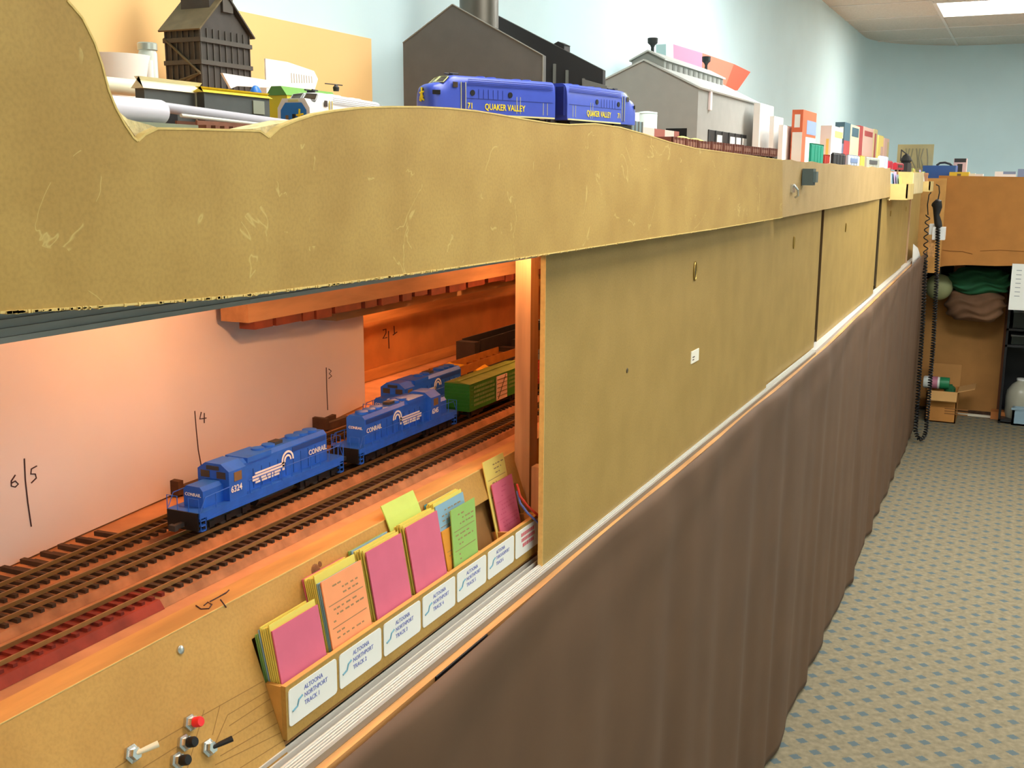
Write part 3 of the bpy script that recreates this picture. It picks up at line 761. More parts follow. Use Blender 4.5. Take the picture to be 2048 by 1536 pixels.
# ------------------------------------------------------------------ boxcar
def boxcar(name, label, x, y, z, L, m_body, m_roof, m_door, group=None):
    t = thing(name, label, 'model car', (x, y, z), group, world=False)
    h = L/2; W = .0175
    bd = MB().box(-W, W, -h, h, .0125, .0470).build('body', m_body, t)
    MB().prism([(-W-.0008, -h-.0006, .0470), (W+.0008, -h-.0006, .0470), (0, -h-.0006, .0495)], (0, L+.0012, 0)).build('roof', m_roof, t)
    MB().box(-.003, .003, -h, h, .0494, .0504).build('roof_walk', m_roof, t)
    for s in (-1, 1):
        mb = MB()
        for k in range(7): mb.box(-W+.001, W-.001, s*h, s*(h+.0009), .0155+k*.0045, .0175+k*.0045)
        mb.build('end_rib', m_body, t)
        MB().box(s*W, s*(W+.0012), -.013, .017, .0130, .0445).build('door', m_door, t)
        mb = MB()
        for k in range(5): mb.box(s*(W+.0012), s*(W+.0016), -.013, .017, .0180+k*.0055, .0184+k*.0055)
        mb.tube([(s*(W+.0016), -.010, .0150), (s*(W+.0016), .012, .0440)], .0004, 5)
        mb.build('door_rod', M_dark, t)
        for yy in (-h+.004, h-.008):
            lad = MB()
            for k in range(7): lad.box(s*W, s*(W+.0008), yy, yy+.0045, .016+k*.0045, .0165+k*.0045)
            lad.build('ladder', m_body, t)
        # faint rows of weathered lettering
        mb = MB(); random.seed(9)
        for r in range(5):
            yb = -h+.012
            while yb < -.020:
                wl = random.uniform(.001, .0028); mb.box(s*W, s*(W+.0003), yb, yb+wl, .0395-r*.0055, .0425-r*.0055); yb += wl+random.uniform(.0008, .002)
        for r in range(4):
            yb = .024
            while yb < h-.012:
                wl = random.uniform(.001, .0028); mb.box(s*W, s*(W+.0003), yb, yb+wl, .0395-r*.0055, .0425-r*.0055); yb += wl+random.uniform(.0008, .002)
        wl_ = mb.build('worn_lettering', mat('faded lettering', (120, 150, 95), 0.7), t); wl_['kind'] = 'stuff'
        MB().box(-.002, .002, s*h, s*(h+.012), .0085, .0125).build('coupler', M_dark, t)
    for cy in (-h*.68, h*.68):
        tk = MB().box(-.0135, -.0115, cy-.016, cy+.016, .005, .010).box(.0115, .0135, cy-.016, cy+.016, .005, .010).box(-.0115, .0115, cy-.004, cy+.004, .006, .0125).build('truck', M_black, t)
        for k in (-1, 1):
            MB().lathe([(.0048, -.0095), (.0052, -.0075), (.0015, -.0074), (.0015, .0074), (.0052, .0075), (.0048, .0095)], (0, cy+k*.010, .0052), 'x', 14).build('wheelset', M_dark, tk, True)
    MB().box(-.012, .012, -h+.01, h-.01, .0105, .0125).build('underframe', M_black, t)
    return t
boxcar('boxcar', 'green boxcar with a pale sliding door behind the blue diesels', TXc(1.24), 1.238, ZR, .176, M_green, M_greenroof, M_pale)
boxcar('boxcar', 'red boxcar glimpsed between the near post and the sliding panel', TXc(1.47), 1.445, ZR, .19, mat('dull red car paint', (150, 52, 40), 0.6), M_dark, M_dark)

# ------------------------------------------------------------------ black flat / well cars with yellow frames
M_carblk = mat('weathered black car', (36, 30, 28), 0.6, 0.3, 60)
M_ylw = mat('yellow crane paint', (214, 160, 30), 0.55, 0.2, 60)
M_amber = mat('amber frame', (150, 92, 30), 0.6, 0.2, 50)
def lowcar(label, x, y, L, frame_mat, seed, h=.018, ylw=False):
    random.seed(seed)
    t = thing('well_car', label, 'model car', (x, y, ZR), 'dark low cars on the rear lower tracks', world=False)
    W = .0165
    MB().box(-W, W, -L/2, L/2, .0105, .0135).build('deck', M_carblk, t)
    for s in (-1, 1): MB().box(s*W, s*(W-.0018), -L/2+.02, L/2-.02, .0135, .0135+h).build('side_beam', frame_mat, t)
    for s in (-1, 1):
        MB().box(-W, W, s*(L/2-.016), s*L/2, .0135, .0135+h*.95).build('end_platform', M_carblk, t)
        MB().box(-.002, .002, s*L/2, s*(L/2+.01), .0085, .0125).build('coupler', M_dark, t)
    n = int(L/.022)
    for k in range(n):
        yy = -L/2+.02+k*.022
        MB().box(-W+.002, W-.002, yy, yy+.003, .0135, .0135+h*.6).build('cross_member', frame_mat, t)
    for cy in (-L*.36, L*.36):
        tk = MB().box(-.0135, .0135, cy-.014, cy+.014, .005, .010).build('truck', M_black, t)
        for k in (-1, 1): MB().lathe([(.0052, -.0098), (.0052, -.0075), (.0015, -.0074), (.0015, .0074), (.0052, .0075), (.0052, .0098)], (0, cy+k*.009, .0052), 'x', 12).build('wheelset', M_dark, tk)
    if ylw:
        mb = MB(); mb.tube([(0, -L*.42, .030), (.004, -L*.33, .036), (.008, -L*.25, .028)], [.006, .005, .003], 8)
        mb.build('crane_arm', M_ylw, t)
        MB().prism([(-.006, -L*.30, .020), (.010, -L*.30, .020), (.013, -L*.30, .034), (-.008, -L*.30, .034)], (0, .018, 0)).build('bucket', M_ylw, t)
    return t
lowcar('low dark car with a yellow bucket beside the green boxcar roof', -.668, 1.385, .20, M_carblk, 1, .016, True)
lowcar('long dark flat car with amber side frames behind the green boxcar', -.721, 1.40, .26, M_amber, 2, .020, True)
lowcar('rearmost black well car against the brown backdrop', -.774, 1.62, .30, M_carblk, 3, .032)
lowcar('dark car farther along the rearmost track beside the post', -.774, 1.95, .28, M_amber, 5, .034)
lowcar('dark car following the amber framed flat car', -.721, 1.69, .26, M_amber, 4, .026)

# ================================================================== CARD BOX
bx = thing('card_box', 'slim wooden card box with seven labelled slots mounted on the slanted panel', 'card box', (-.475, (BY0+BY1)/2, .93))
M_box = mat('card box wood', (192, 146, 72), 0.6, 0.15, 20, stretch=(2, 1, 2))
XB = -.4635; ZB0, ZB1 = .9305, .968
MB().box(XB-.004, XB, BY0, BY1, ZB0-.005, ZB1).build('front_board', hardboard('hardboard box front', (180, 142, 72), (168, 130, 62), (190, 155, 85), .1), bx)
MB().box(XB-.0042, XB+.0002, BY0, BY1, ZB1, ZB1+.0008).build('front_edge', mat('box edge wood', (198, 152, 82), 0.6), bx)
M_boxback = mat('card box back', (150, 104, 52), 0.7, 0.2, 20)
bk = .010
MB().obox(spt(BY0, .002, -bk), (0, BY1-BY0, 0), SV*(SLEN-.006), -SN*.003).build('back_board', M_boxback, bx)
MB().obox(spt(BY0, .002, -bk), (0, BY1-BY0, 0), SN*.0095, -SV*.003).build('bottom_board', M_boxback, bx)
for k in range(8):
    yy = BY0+k*BW if k < 7 else BY1-.003
    zt = ZB1 if k in (0, 7) else ZB1-.002
    s_top = (zt-SA[2])/SV[2]
    if k == 0: yy += .001
    pts_ = [(XB-.004, yy, zt), tuple(spt(yy, s_top, -bk)), tuple(spt(yy, .004, -bk)), tuple(spt(yy, .004, -.006)), (XB-.004, yy, ZB0)]
    MB().prism(pts_, (0, .003, 0)).build('divider' if 0 < k < 7 else 'end_board', mat('divider wood', (205, 152, 92), 0.6, 0.15, 20), bx)
    if k in (0, 7):
        yg = yy-.0015 if k == 0 else yy+.0005
        pts_ = [(XB-.004, yg, ZB1), tuple(spt(yg, s_top, 0.0003)), tuple(spt(yg, .005, .0003)), (XB-.004, yg, ZB0-.004)]
        MB().prism(pts_, (0, .0035, 0)).build('end_gusset', M_box, bx)
M_lab = mat('white label', (234, 234, 228), 0.45)
M_bluei = mat('blue print', (112, 122, 190), 0.7); M_teal = mat('teal print', (110, 160, 180), 0.7); M_redi = mat('red print', (214, 110, 120), 0.7)
for k in range(7):
    y0 = BY0+k*BW+.0025; y1 = y0+BW-.004; z1 = ZB1-.0035; z0 = ZB1-.033; r = .003
    pts_ = []
    for (cy, cz, a0_) in ((y1-r, z1-r, 0), (y0+r, z1-r, 90), (y0+r, z0+r, 180), (y1-r, z0+r, 270)):
        for a in range(0, 91, 30): pts_.append((XB, cy+r*math.cos(math.radians(a0_+a)), cz+r*math.sin(math.radians(a0_+a))))
    lb = MB().prism(pts_, (.0007, 0, 0)).build('label', M_lab, bx)
    xo = XB+.0008
    if k < 6:
        for i, s in enumerate(('ALTOONA', 'NORTHPORT' if k < 5 else 'THROUGHPORT', 'TRACK %d' % (k+1))):
            text(s, .0052, (xo, y0+.019, z1-.0075-i*.0062), (0, 1, 0), (0, 0, 1), M_bluei, lb, name='print', depth=.0001, sx=.95 if k < 5 else .8)
        mb = MB(); mb.tube([(xo, y0+.004, z1-.018), (xo, y0+.010, z1-.0165), (xo, y0+.012, z1-.012), (xo, y0+.0165, z1-.0105)], .0008, 6); mb.build('logo_swoosh', M_teal, lb)
    else:
        for i, (a_, c_) in enumerate(((.014, .044), (.015, .048), (.018, .046))):
            q = y0+a_
            mb = MB(); random.seed(20+i)
            while q < y0+c_: wl = random.uniform(.002, .004); mb.box(xo, xo+.0001, q, q+wl, z1-.0085-i*.0062, z1-.0045-i*.0062); q += wl+.0008
            mb.build('print', M_redi, lb)

# ------------------------------------------------------------------ cards
PC = {'pink': (214, 104, 130), 'yellow': (226, 212, 100), 'green': (146, 186, 96), 'blue': (138, 176, 196), 'orange': (250, 160, 108), 'teal': (52, 150, 190),
      'lime': (190, 216, 110), 'amber': (222, 146, 44), 'slate': (150, 158, 170), 'pale yellow': (228, 206, 110)}
PM = {k: mat(k+' card paper', v, 0.75, 0.04, 40) for k, v in PC.items()}
ORD = ['first', 'second', 'third', 'fourth', 'fifth', 'sixth', 'seventh']
BACK = -bk+.0006
def card(col, slot, fr, h, label, group=None, dy=.0045, wd=.057, th=.0012, bend=0., skew=0., printed=False):
    """one card standing in a slot; fr = 0 at the back of the slot ... 1 at its front"""
    a_ = -.0045+.0150*fr; b_ = .0012+.0175*fr; s0 = .024+.012*fr
    def outf(s): return a_+(b_-a_)*(s-.0486)/.0514+(bend*((s-.075)/.04)**2 if s > .075 else 0)
    y0 = BY0+slot*BW+dy; mb = MB(); n = 8
    vs = []
    for i in range(n+1):
        f = i/n; s = s0+(h-s0)*f; o_ = outf(s)
        for yy in (y0+skew*f, y0+wd+skew*f):
            for q in (0, th): vs.append(spt(yy, s, o_+q))
    fs = []
    for i in range(n):
        a = 4*i; fs += [(a, a+4, a+6, a+2), (a+1, a+3, a+7, a+5), (a, a+1, a+5, a+4), (a+2, a+6, a+7, a+3)]
    fs += [(0, 2, 3, 1), (4*n, 4*n+1, 4*n+3, 4*n+2)]
    mb.add(vs, fs)
    o = single('car_card', mb, PM[col], label, 'card', group)
    if printed:
        ORG[o.name] = Vector(o.location)
        random.seed(int(fr*1e4)+slot)
        top_, bot_ = h-.008, .046
        k = 0; s = top_; pmat = mat('card print', (150, 122, 84), 0.8) if printed is True else printed
        while s > bot_:
            rule = k in (3, 7); f = (s-s0)/(h-s0); o_ = max(outf(s), outf(s+.0011))+th+.0001
            pm = MB()
            if rule: pm.obox(spt(y0+.004+skew*f, s, o_), (0, wd-.008, 0), SV*.0006, SN*.0001)
            else:
                q = y0+.006+random.uniform(0, .02 if k < 3 else .008)
                while q < y0+wd-.008:
                    wl = random.uniform(.002, .006); pm.obox(spt(q+skew*f, s, o_), (0, wl, 0), SV*.0012, SN*.0001); q += wl+random.uniform(.0012, .004)
                    if random.random() < .18: break
            if pm.v: pm.build('print_line', pmat, o)
            s -= .0046; k += 1
    return o
def stack(slot, items, f0=0., f1=1.):
    N = sum(it[1] for it in items); c = 0
    for (col, n, h, kw) in items:
        for i in range(n):
            only = n == 1; fr = f0+(f1-f0)*c/(N-1)
            lab = ('%s card at the %s of the %s slot stack' % (col, 'front' if c == N-1 else ('back' if c == 0 else 'middle'), ORD[slot])) if only else '%s cards standing inside the %s slot stack' % (col, ORD[slot])
            kk = dict(kw)
            st_ = random.getstate()
            card(col, slot, fr, h+random.uniform(-.0015, .0015), kk.pop('label', lab), None if only else '%s cards in the %s slot' % (col, ORD[slot]), **kk)
            c += 1
random.seed(31)
stack(0, [('green', 2, .086, {}), ('blue', 1, .088, {}), ('yellow', 5, .089, {}), ('pink', 1, .086, {})])
stack(1, [('pink', 1, .104, {}), ('yellow', 6, .104, {}), ('blue', 2, .100, {}), ('orange', 1, .098, dict(printed=True))])
stack(2, [('green', 1, .106, {}), ('blue', 1, .106, {}), ('yellow', 4, .106, {}), ('pink', 1, .103, {})])
stack(3, [('blue', 1, .100, {}), ('lime', 1, .128, dict(bend=-.004, label='tall lime card bending backwards out of the fourth slot')), ('yellow', 4, .108, {}), ('pink', 1, .105, {})])
stack(4, [('teal', 1, .110, {}), ('yellow', 5, .110, {}), ('blue', 1, .108, dict(printed=True, label='light blue printed card in front of the yellow ones in the fifth slot'))], 0, .6)
card('amber', 4, .76, .082, 'amber printed card half hidden by the green printed one', dy=.004, wd=.040, printed=True)
card('green', 4, .95, .097, 'green printed card leaning in the fifth slot, facing the aisle', dy=.010, wd=.050, skew=.012, printed=True)
card('pale yellow', 6, .05, .122, 'pale yellow printed card rising behind the pink sleeve in the last slot', dy=-.002, wd=.050, printed=True)
card('pink', 6, .25, .096, 'pink printed sleeve in front of the pale yellow card in the last slot', dy=.002, wd=.050, printed=mat('magenta print', (200, 84, 116), .8))

# red and blue wires by the post, and its wood block
single('wood_block', MB().box(-.4745, -.463, 1.058, 1.072, ZT-.004, float(at_x(1078, 932, -.468)[2])), M_woodv, 'small upright wood block between the near post and the panel edge', 'block')
for (nm, col, dz) in (('red', (205, 60, 40), 0), ('blue', (95, 110, 175), -.008)):
    P = [(1034,968+dz*0),(1040,992),(1055,1012),(1075,1030),(1088,1042)]
    pts_ = [at_x(x, y+(0 if nm == 'red' else 14), -.470+.004*i) for i, (x, y) in enumerate(P)]
    pts_ = [np.array(p) for p in pts_]
    single('wire', MB().tube(pts_, .0013, 8), mat(nm+' wire', col, .5), nm+' wire looping past the near post above the last card slot', 'wire', smooth=True)
p = at_x(952, 966, -.5045)
single('wood_screw', MB().lathe([(.0035, 0), (.0030, .002)], tuple(p), 'x', 12), mat('dark steel', (70, 66, 60), .4, metal=.6), 'dark screw head in the pine beam left of the tall yellow card', 'screw')

# ================================================================== UPPER DECK : CAB UNITS
ZRU = DECK_R+RT; ZRF = DECK_F+RT
def cab_unit(name, label, x, y, z, rz, m_body, m_dark, m_stripe, number=None, road=None, nose_mat=None, emblem=True, group=None):
    t = thing(name, label, 'model locomotive', (x, y, z), group, world=False, rz=math.radians(rz))
    L = .168; y0 = -L/2
    prof = [(0, .0085, .0345), (.0008, .0118, .0380), (.003, .0145, .0405), (.007, .0162, .0424), (.013, .0172, .0438), (.018, .0175, .0446), (.0225, .0176, .0472), (.027, .0177, .0508), (.032, .0178, .0520), (.040, .0178, .0522), (.10, .0178, .0522), (L, .0178, .0522)]
    N = 22; vs = []
    for (s, hw, ht) in prof:
        zb = .0115 if s > .004 else .0135
        for k in range(N+1):
            a = math.pi*k/N
            cx, cz = math.cos(a), math.sin(a)
            e = .34 if s > .02 else .55
            px_ = math.copysign(abs(cx)**e, cx)*hw; hz = (ht-zb)
            pz = zb+hz*(abs(cz)**(.42))
            vs.append((px_, y0+s, pz))
    fs = []
    for i in range(len(prof)-1):
        for k in range(N): fs.append((i*(N+1)+k, i*(N+1)+k+1, (i+1)*(N+1)+k+1, (i+1)*(N+1)+k))
        fs.append((i*(N+1)+N, i*(N+1), (i+1)*(N+1), (i+1)*(N+1)+N))
    fs += [tuple(range(N, -1, -1)), tuple(range((len(prof)-1)*(N+1), len(prof)*(N+1)))]
    body = MB().add(vs, fs).build('body', m_body, t, True)
    for s in (-1, 1):
        # windscreen pane set on the sloping cab front, with a frame
        pts_ = [(s*.0012, y0+.0165, .0437), (s*.0132, y0+.0190, .0432), (s*.0122, y0+.0262, .0490), (s*.0012, y0+.0250, .0498)]
        wv = np.array([0, -.0022, .0012])
        MB().prism([np.array(p)+wv*.2 for p in pts_], wv*.5).build('windshield', M_glassdk, body)
        fr = MB(); q = [np.array(p)+wv*.75 for p in pts_]; fr.tube(q+[q[0]], .0006, 6); fr.build('windshield_frame', m_stripe if nose_mat is None else m_dark, body)
        X = s*.0178; X2 = s*.0183
        MB().box(X, X2, y0+.0265, y0+.0325, .0390, .0445).build('side_window', M_glassdk, body)
        for q_ in (.0365, .0425): MB().box(X, X2, y0+q_, y0+q_+.0007, .0150, .0450).build('grab_rail', m_stripe, body)
        MB().box(X, s*.0181, y0+.0376, y0+.0421, .0140, .0445).build('cab_door', m_dark, body)
        for yy in (.052, .103):
            MB().lathe([(.0030, 0), (.0030, s*.0008)], (X-s*.0002, y0+yy, .0345), 'x', 18).build('porthole', M_black, body)
        mb = MB()
        for k in range(4): mb.box(X, s*.0181, y0+.046, L/2-.004, .0425+k*.0017, .0432+k*.0017)
        mb.build('grille', m_dark, body)
        mb = MB().box(X, s*.0180, y0+.044, L/2-.004, .0285, .0290)
        for k in range(6): mb.box(X, s*.0180, y0+.060+k*.0065, y0+.0605+k*.0065, .0290, .0385)
        mb.build('panel_seam', m_dark, body)
        for q_, h_ in ((.112, .033), (.117, .033), (.150, .028), (.156, .028)): MB().box(X, s*.0181, y0+q_, y0+q_+.0005, .0150, h_).build('door_seam', M_cream, body)
        MB().box(X-s*.0004, s*.0183, y0+.046, L/2-.001, .0113, .0130).build('sill_stripe', m_stripe, body)
        u = (0, s, 0)
        if road: text(road, .0092, (s*.0180, y0+(.068 if s > 0 else .126), .0178), u, (0, 0, 1), M_yel, body, depth=.0003, sx=.80)
        if number:
            text(number, .0085, (s*.0180, y0+(.0450 if s > 0 else .0540), .0182), u, (0, 0, 1), M_yel, body, depth=.0003, sx=.9)
            nbd = MB().obox((s*.0128, y0+.0040, .0310), (s*.0040, .0072, 0), (0, 0, .0044), (s*.0012, -.0008, 0)).build('number_board', M_black, body)
            uu = np.array([s*.0040, .0072, 0]) if s > 0 else np.array([.0040, -.0072, 0])
            oo = np.array([s*.0144, y0+.0046, .0318]) if s > 0 else np.array([-.0173, y0+.0098, .0318])
            text(number, .0040, oo, uu, (0, 0, 1), M_letter, nbd, depth=.0002)
    # headlight and nose door
    MB().lathe([(.0028, 0), (.0028, .0014)], (0, y0+.0002, .0355), 'y', 16).build('headlight', M_glassdk, body, True)
    if nose_mat:
        MB().prism([(-.0160, y0-.0002, .0155), (.0160, y0-.0002, .0155), (.0158, y0-.0002, .0365), (.0110, y0-.0002, .0448), (-.0110, y0-.0002, .0448), (-.0158, y0-.0002, .0365)], (0, .012, 0)).build('nose_frame', m_body, body)
        MB().prism([(-.0128, y0-.0006, .0180), (.0128, y0-.0006, .0180), (.0126, y0-.0006, .0345), (.0080, y0-.0006, .0410), (-.0080, y0-.0006, .0410), (-.0126, y0-.0006, .0345)], (0, .0006, 0)).build('nose_panel', nose_mat, body)
        MB().box(-.0012, .0018, y0-.0010, y0-.0006, .0250, .0310).build('nose_window', M_black, body)
        MB().box(-.0078, -.0050, y0-.0010, y0-.0006, .0230, .0300).build('nose_window', M_tan, body)
        MB().box(-.0050, .0050, y0-.0010, y0-.0002, .0418, .0438).build('number_board', M_cream, body)
    if emblem:
        # yellow brush-stroke emblem on the nose
        ox = .0062 if nose_mat else -.0002; yy = y0-(.0011 if nose_mat else .0008)
        st = [[(-.0035, .0245), (.0040, .0255)], [(0, .0300), (-.0004, .0245), (-.0036, .0165)], [(.0005, .0240), (.0016, .0185), (.0044, .0168)], [(-.0030, .0200), (.0030, .0208)], [(-.0018, .0160), (.0008, .0190)]]
        mb = MB()
        for q in st: mb.tube([(ox+a*.9, yy, c+(.0055 if nose_mat else .0085)) for a, c in q], .0009, 6)
        mb.build('emblem', M_yel, body)
    # roof details
    for yy in (.075, .090, .125, .140): MB().lathe([(.0055, .0518), (.0055, .0532), (.004, .0536)], (0, y0+yy, 0), 'z', 14).build('roof_fan', m_body, body, True)
    mb = MB(); mb.tube([(.003, y0+.033, .0545), (.003, y0+.044, .0545)], .0008, 6); mb.tube([(-.003, y0+.030, .0545), (-.003, y0+.040, .0545)], .0008, 6); mb.box(-.004, .004, y0+.036, y0+.038, .0518, .0545)
    mb.build('air_horn', M_dark, body)
    for cy in (-.050, .050):
        tk = MB().box(-.0140, -.0120, cy-.022, cy+.022, .004, .0105).box(.0120, .0140, cy-.022, cy+.022, .004, .0105).box(-.012, .012, cy-.016, cy+.016, .006, .0125).build('truck', M_black, t)
        for k in (-1, 1): MB().lathe([(.0055, -.0098), (.006, -.0075), (.002, -.0074), (.002, .0074), (.006, .0075), (.0055, .0098)], (0, cy+k*.0145, .0060), 'x', 14).build('wheelset', M_dark, tk, True)
    MB().box(-.012, .012, -.024, .024, .004, .0115).build('fuel_tank', M_black, t)
    for s in (-1, 1): MB().box(-.002, .002, s*(L/2), s*(L/2+.010), .0085, .0125).build('coupler', M_dark, t)
    MB().box(-.0145, .0145, L/2, L/2+.0028, .016, .048).build('diaphragm', m_dark, t)
    return t
GU = 'deep blue cab unit locomotives'
track([(-.580, .998), (-.543, 1.082), (-.505, 1.16), (-.485, 1.25), (-.472, 1.36), (-.470, 1.425)], DECK_F, 'curved track under the two deep blue cab units on the upper deck', 'model tracks on the upper deck')
cab_unit('cab_unit_locomotive', 'deep blue bulldog-nosed locomotive lettered QUAKER VALLEY, nose facing left with yellow emblem', -.543, 1.082, ZRF, -26, M_fblue, M_fblued, M_cream, '71', 'QUAKER VALLEY', group=GU)
cab_unit('cab_unit_locomotive', 'second deep blue QUAKER VALLEY locomotive coupled behind, its nose facing away', -.485, 1.2515, ZRF, 180-10, M_fblue, M_fblued, M_cream, '71', 'QUAKER VALLEY', group=GU)
M_silver = mat('white silver shell', (225, 228, 228), 0.4)
track([(-.602, .77), (-.610, .84), (-.632, .982)], DECK_U, 'upper track under the white locomotive with a blue nose panel', 'model tracks on the upper deck')
cab_unit('cab_unit_locomotive', 'white and silver locomotive with a blue nose panel and yellow emblem', -.618, .899, DECK_U+RT, 10, M_silver, mat('grey seam', (160, 162, 165), .5), M_yel, None, None, mat('bright blue nose', (40, 120, 205), .4), True)

# ================================================================== helpers for boxy things on the deck
def corner_box(pl_, pc, pr, yt, X, z0, yb=None):
    """a box whose near upright edge stands at pixel column pc in the plane x = X; returns its extents"""
    c = at_x(pc, yt, X); y0 = c[1]; z1 = c[2]
    y1 = at_x(pr, yt, X)[1]; x0 = at_y(pl_, yt, y0)[0]
    if yb is not None: z0 = at_x(pc, yb, X)[2]
    return x0, X, y0, y1, z0, z1
def box_thing(name, label, cat, ext, mats, group=None, bands=()):
    """carton: body with panels of print on the two visible faces. bands: (face, a0,a1,b0,b1, material)"""
    x0, x1, y0, y1, z0, z1 = ext
    t = thing(name, label, cat, ((x0+x1)/2, (y0+y1)/2, z0), group)
    bd = MB().box(*ext).build('carton', mats, t)
    for (f, a0, a1, b0, b1, mm) in bands:
        za, zb = z0+(z1-z0)*b0, z0+(z1-z0)*b1
        if f == 's': MB().box(x1, x1+.0006, y0+(y1-y0)*a0, y0+(y1-y0)*a1, za, zb).build('print_panel', mm, t)
        else: MB().box(x0+(x1-x0)*a0, x0+(x1-x0)*a1, y0-.0006, y0, za, zb).build('print_panel', mm, t)
    return t

# ================================================================== LEFT OF THE UPPER DECK
# coal tower
x0, x1, y0, y1, _, zE = corner_box(330, 399, 496, 54, -.975, DECK_R)
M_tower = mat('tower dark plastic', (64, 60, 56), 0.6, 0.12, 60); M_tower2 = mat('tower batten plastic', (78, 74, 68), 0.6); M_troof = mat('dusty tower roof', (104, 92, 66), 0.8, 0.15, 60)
ct = thing('coal_tower', 'tall dark model coal tower with gabled roof and braced legs against the peach sheet', 'model building', ((x0+x1)/2, (y0+y1)/2, DECK_R))
zs = at_x(399, 165, -.975)[2]
MB().box(x0, x1, y0, y1, zs-.012, zE).build('bin', M_tower, ct)
n = 9
for k in range(n): MB().box(x1, x1+.0016, y0+(y1-y0)*k/(n-1)-.0008, y0+(y1-y0)*k/(n-1)+.0008, zs-.012, zE).build('batten', M_tower2, ct)
for k in range(7): MB().box(x0+(x1-x0)*k/6-.0008, x0+(x1-x0)*k/6+.0008, y0-.0016, y0, zs-.012, zE).build('batten', M_tower2, ct)
for k, py in enumerate((78, 123)):
    zz = at_x(399, py, -.975)[2]
    MB().box(x0-.002, x1+.0035, y0-.0035, y1+.003, zz-.0028, zz+.0028).build('girt', M_tower2, ct)
ym = (y0+y1)/2; ov = .006; zr = zE+.046
for s, ye in ((-1, y0-ov), (1, y1+ov)):
    a = np.array([x0-ov, ye, zE-.004]); MB().obox(a, (x1-x0+2*ov, 0, 0), np.array([0, ym-ye, zr-(zE-.004)]), (0, s*.0015, .0015)).build('roof', M_troof if s < 0 else M_tower, ct)  # near slope's lighter brown holds both its dust and the light on it
MB().prism([(x1, y0, zE), (x1, y1, zE), (x1, ym, zr-.004)], (-.003, 0, 0)).build('gable', M_tower, ct)
MB().prism([(x0, y0, zE), (x0, y1, zE), (x0, ym, zr-.004)], (.003, 0, 0)).build('gable', M_tower, ct)
cw = (y1-y0)*.24
MB().box(x0+.006, x1-.004, ym-cw, ym+cw*.6, zE+.020, zE+.085).build('cupola', M_tower, ct)
MB().box(x1-.006, x1+.004, ym-.006, ym+.014, zE+.024, zE+.10).build('head_shaft', M_tower2, ct)
MB().prism([(x0, ym-cw-.006, zE+.085), (x0, ym+cw*.6+.006, zE+.085), (x0, ym-cw*.2, zE+.11)], (x1-x0+.004, 0, 0)).build('cupola_roof', M_troof, ct)
for (xx, yy) in ((x0, y0), (x1-.006, y0), (x0, y1-.006), (x1-.006, y1-.006)): MB().box(xx, xx+.006, yy, yy+.006, DECK_R, zs-.012).build('leg', M_tower, ct)
mb = MB()
for (a, c) in (((x0, y0-.003, zE-.012), (x1, y0-.003, zs+.012)), ((x0, y0-.003, zs-.002), (x1, y0-.003, zs+.012)), ((x0, y0-.003, zs-.012), (x1, y0-.003, zs+.0125))):
    MB().tube([a, c], .0017, 6).build('brace', M_troof, ct)
# silver capped jar and pieces around it
p = at_x(296, 120, -.92); zt_ = at_x(296, 86, -.92)[2]
j = thing('jar', 'slim clear jar with a silver cap left of the coal tower', 'jar', (p[0], p[1], DECK_U))
M_jar = mat('frosted clear jar', (205, 215, 208), 0.2); rj = .0105
MB().lathe([(rj*.9, DECK_U+.0005), (rj, DECK_U+.006), (rj, zt_-.012), (rj*.85, zt_-.008)], (p[0], p[1], 0), 'z', 20).build('glass', M_jar, j, True)
MB().lathe([(rj*1.05, zt_-.008), (rj*1.05, zt_-.001), (rj*.95, zt_)], (p[0], p[1], 0), 'z', 20).build('cap', mat('silver cap', (190, 196, 186), .3, metal=.5), j, True)
MB().lathe([(rj*.55, DECK_U+.02), (rj*.55, zt_-.02)], (p[0]+.0045, p[1]-.004, 0), 'z', 14).build('contents', mat('white contents', (238, 240, 235), .6), j, True)
p = at_x(230, 135, -.95)
d = thing('bowl', 'blurred white bowl behind the fascia hill at the left', 'bowl', (p[0], p[1], DECK_U+.0005))
zb_ = at_x(230, 112, -.95)[2]
MB().lathe([(.022, DECK_U+.0005), (.024, DECK_U+.03), (.040, zb_-.012), (.042, zb_), (.039, zb_), (.036, zb_-.012)], (p[0], p[1], 0), 'z', 28).build('shell', mat('white glaze', (244, 242, 235), .35), d, True)
# rolled tubes
def tube_thing(name, label, a, c, r, material, extra=None):
    return single(name, MB().tube([a, np.array(a)*.98+np.array(c)*.02, np.array(a)*.02+np.array(c)*.98, c], [r*.96, r, r, r*.96], 24), material, label, 'tube', smooth=True)
M_wtube = mat('lavender white plastic tube', (232, 230, 244), .35); M_gtube = mat('light grey tube', (190, 190, 202), .3)
a = at_x(150, 214, -.475); c = at_x(322, 222, -.475); r = .0072
t = tube_thing('plastic_tube', 'fat lavender white tube lying behind the first fascia notch', (a[0], a[1], at_x(276, 221, -.475)[2]), (c[0], c[1], at_x(276, 221, -.475)[2]), r, M_wtube)
a = at_x(322, 214, -.52); c = at_x(625, 255, -.52)
tube_thing('plastic_tube', 'long thin light grey tube lying behind the fascia in front of the grey cars', a, c, .0034, M_gtube)
a = at_x(362, 231, -.515); c = at_x(545, 252, -.515)
tube_thing('plastic_tube', 'thinner pale rod lying just below the long grey tube', a, c, .0013, mat('pale rod', (225, 228, 215), .4))
a = at_x(195, 170, -.78); c = at_x(292, 180, -.78)
tube_thing('plastic_tube', 'cream coloured tube beneath the bowl behind the lavender one', (a[0], a[1], at_x(250, 174, -.78)[2]), (c[0], c[1], at_x(250, 174, -.78)[2]), .0078, mat('cream tube', (238, 234, 205), .5))
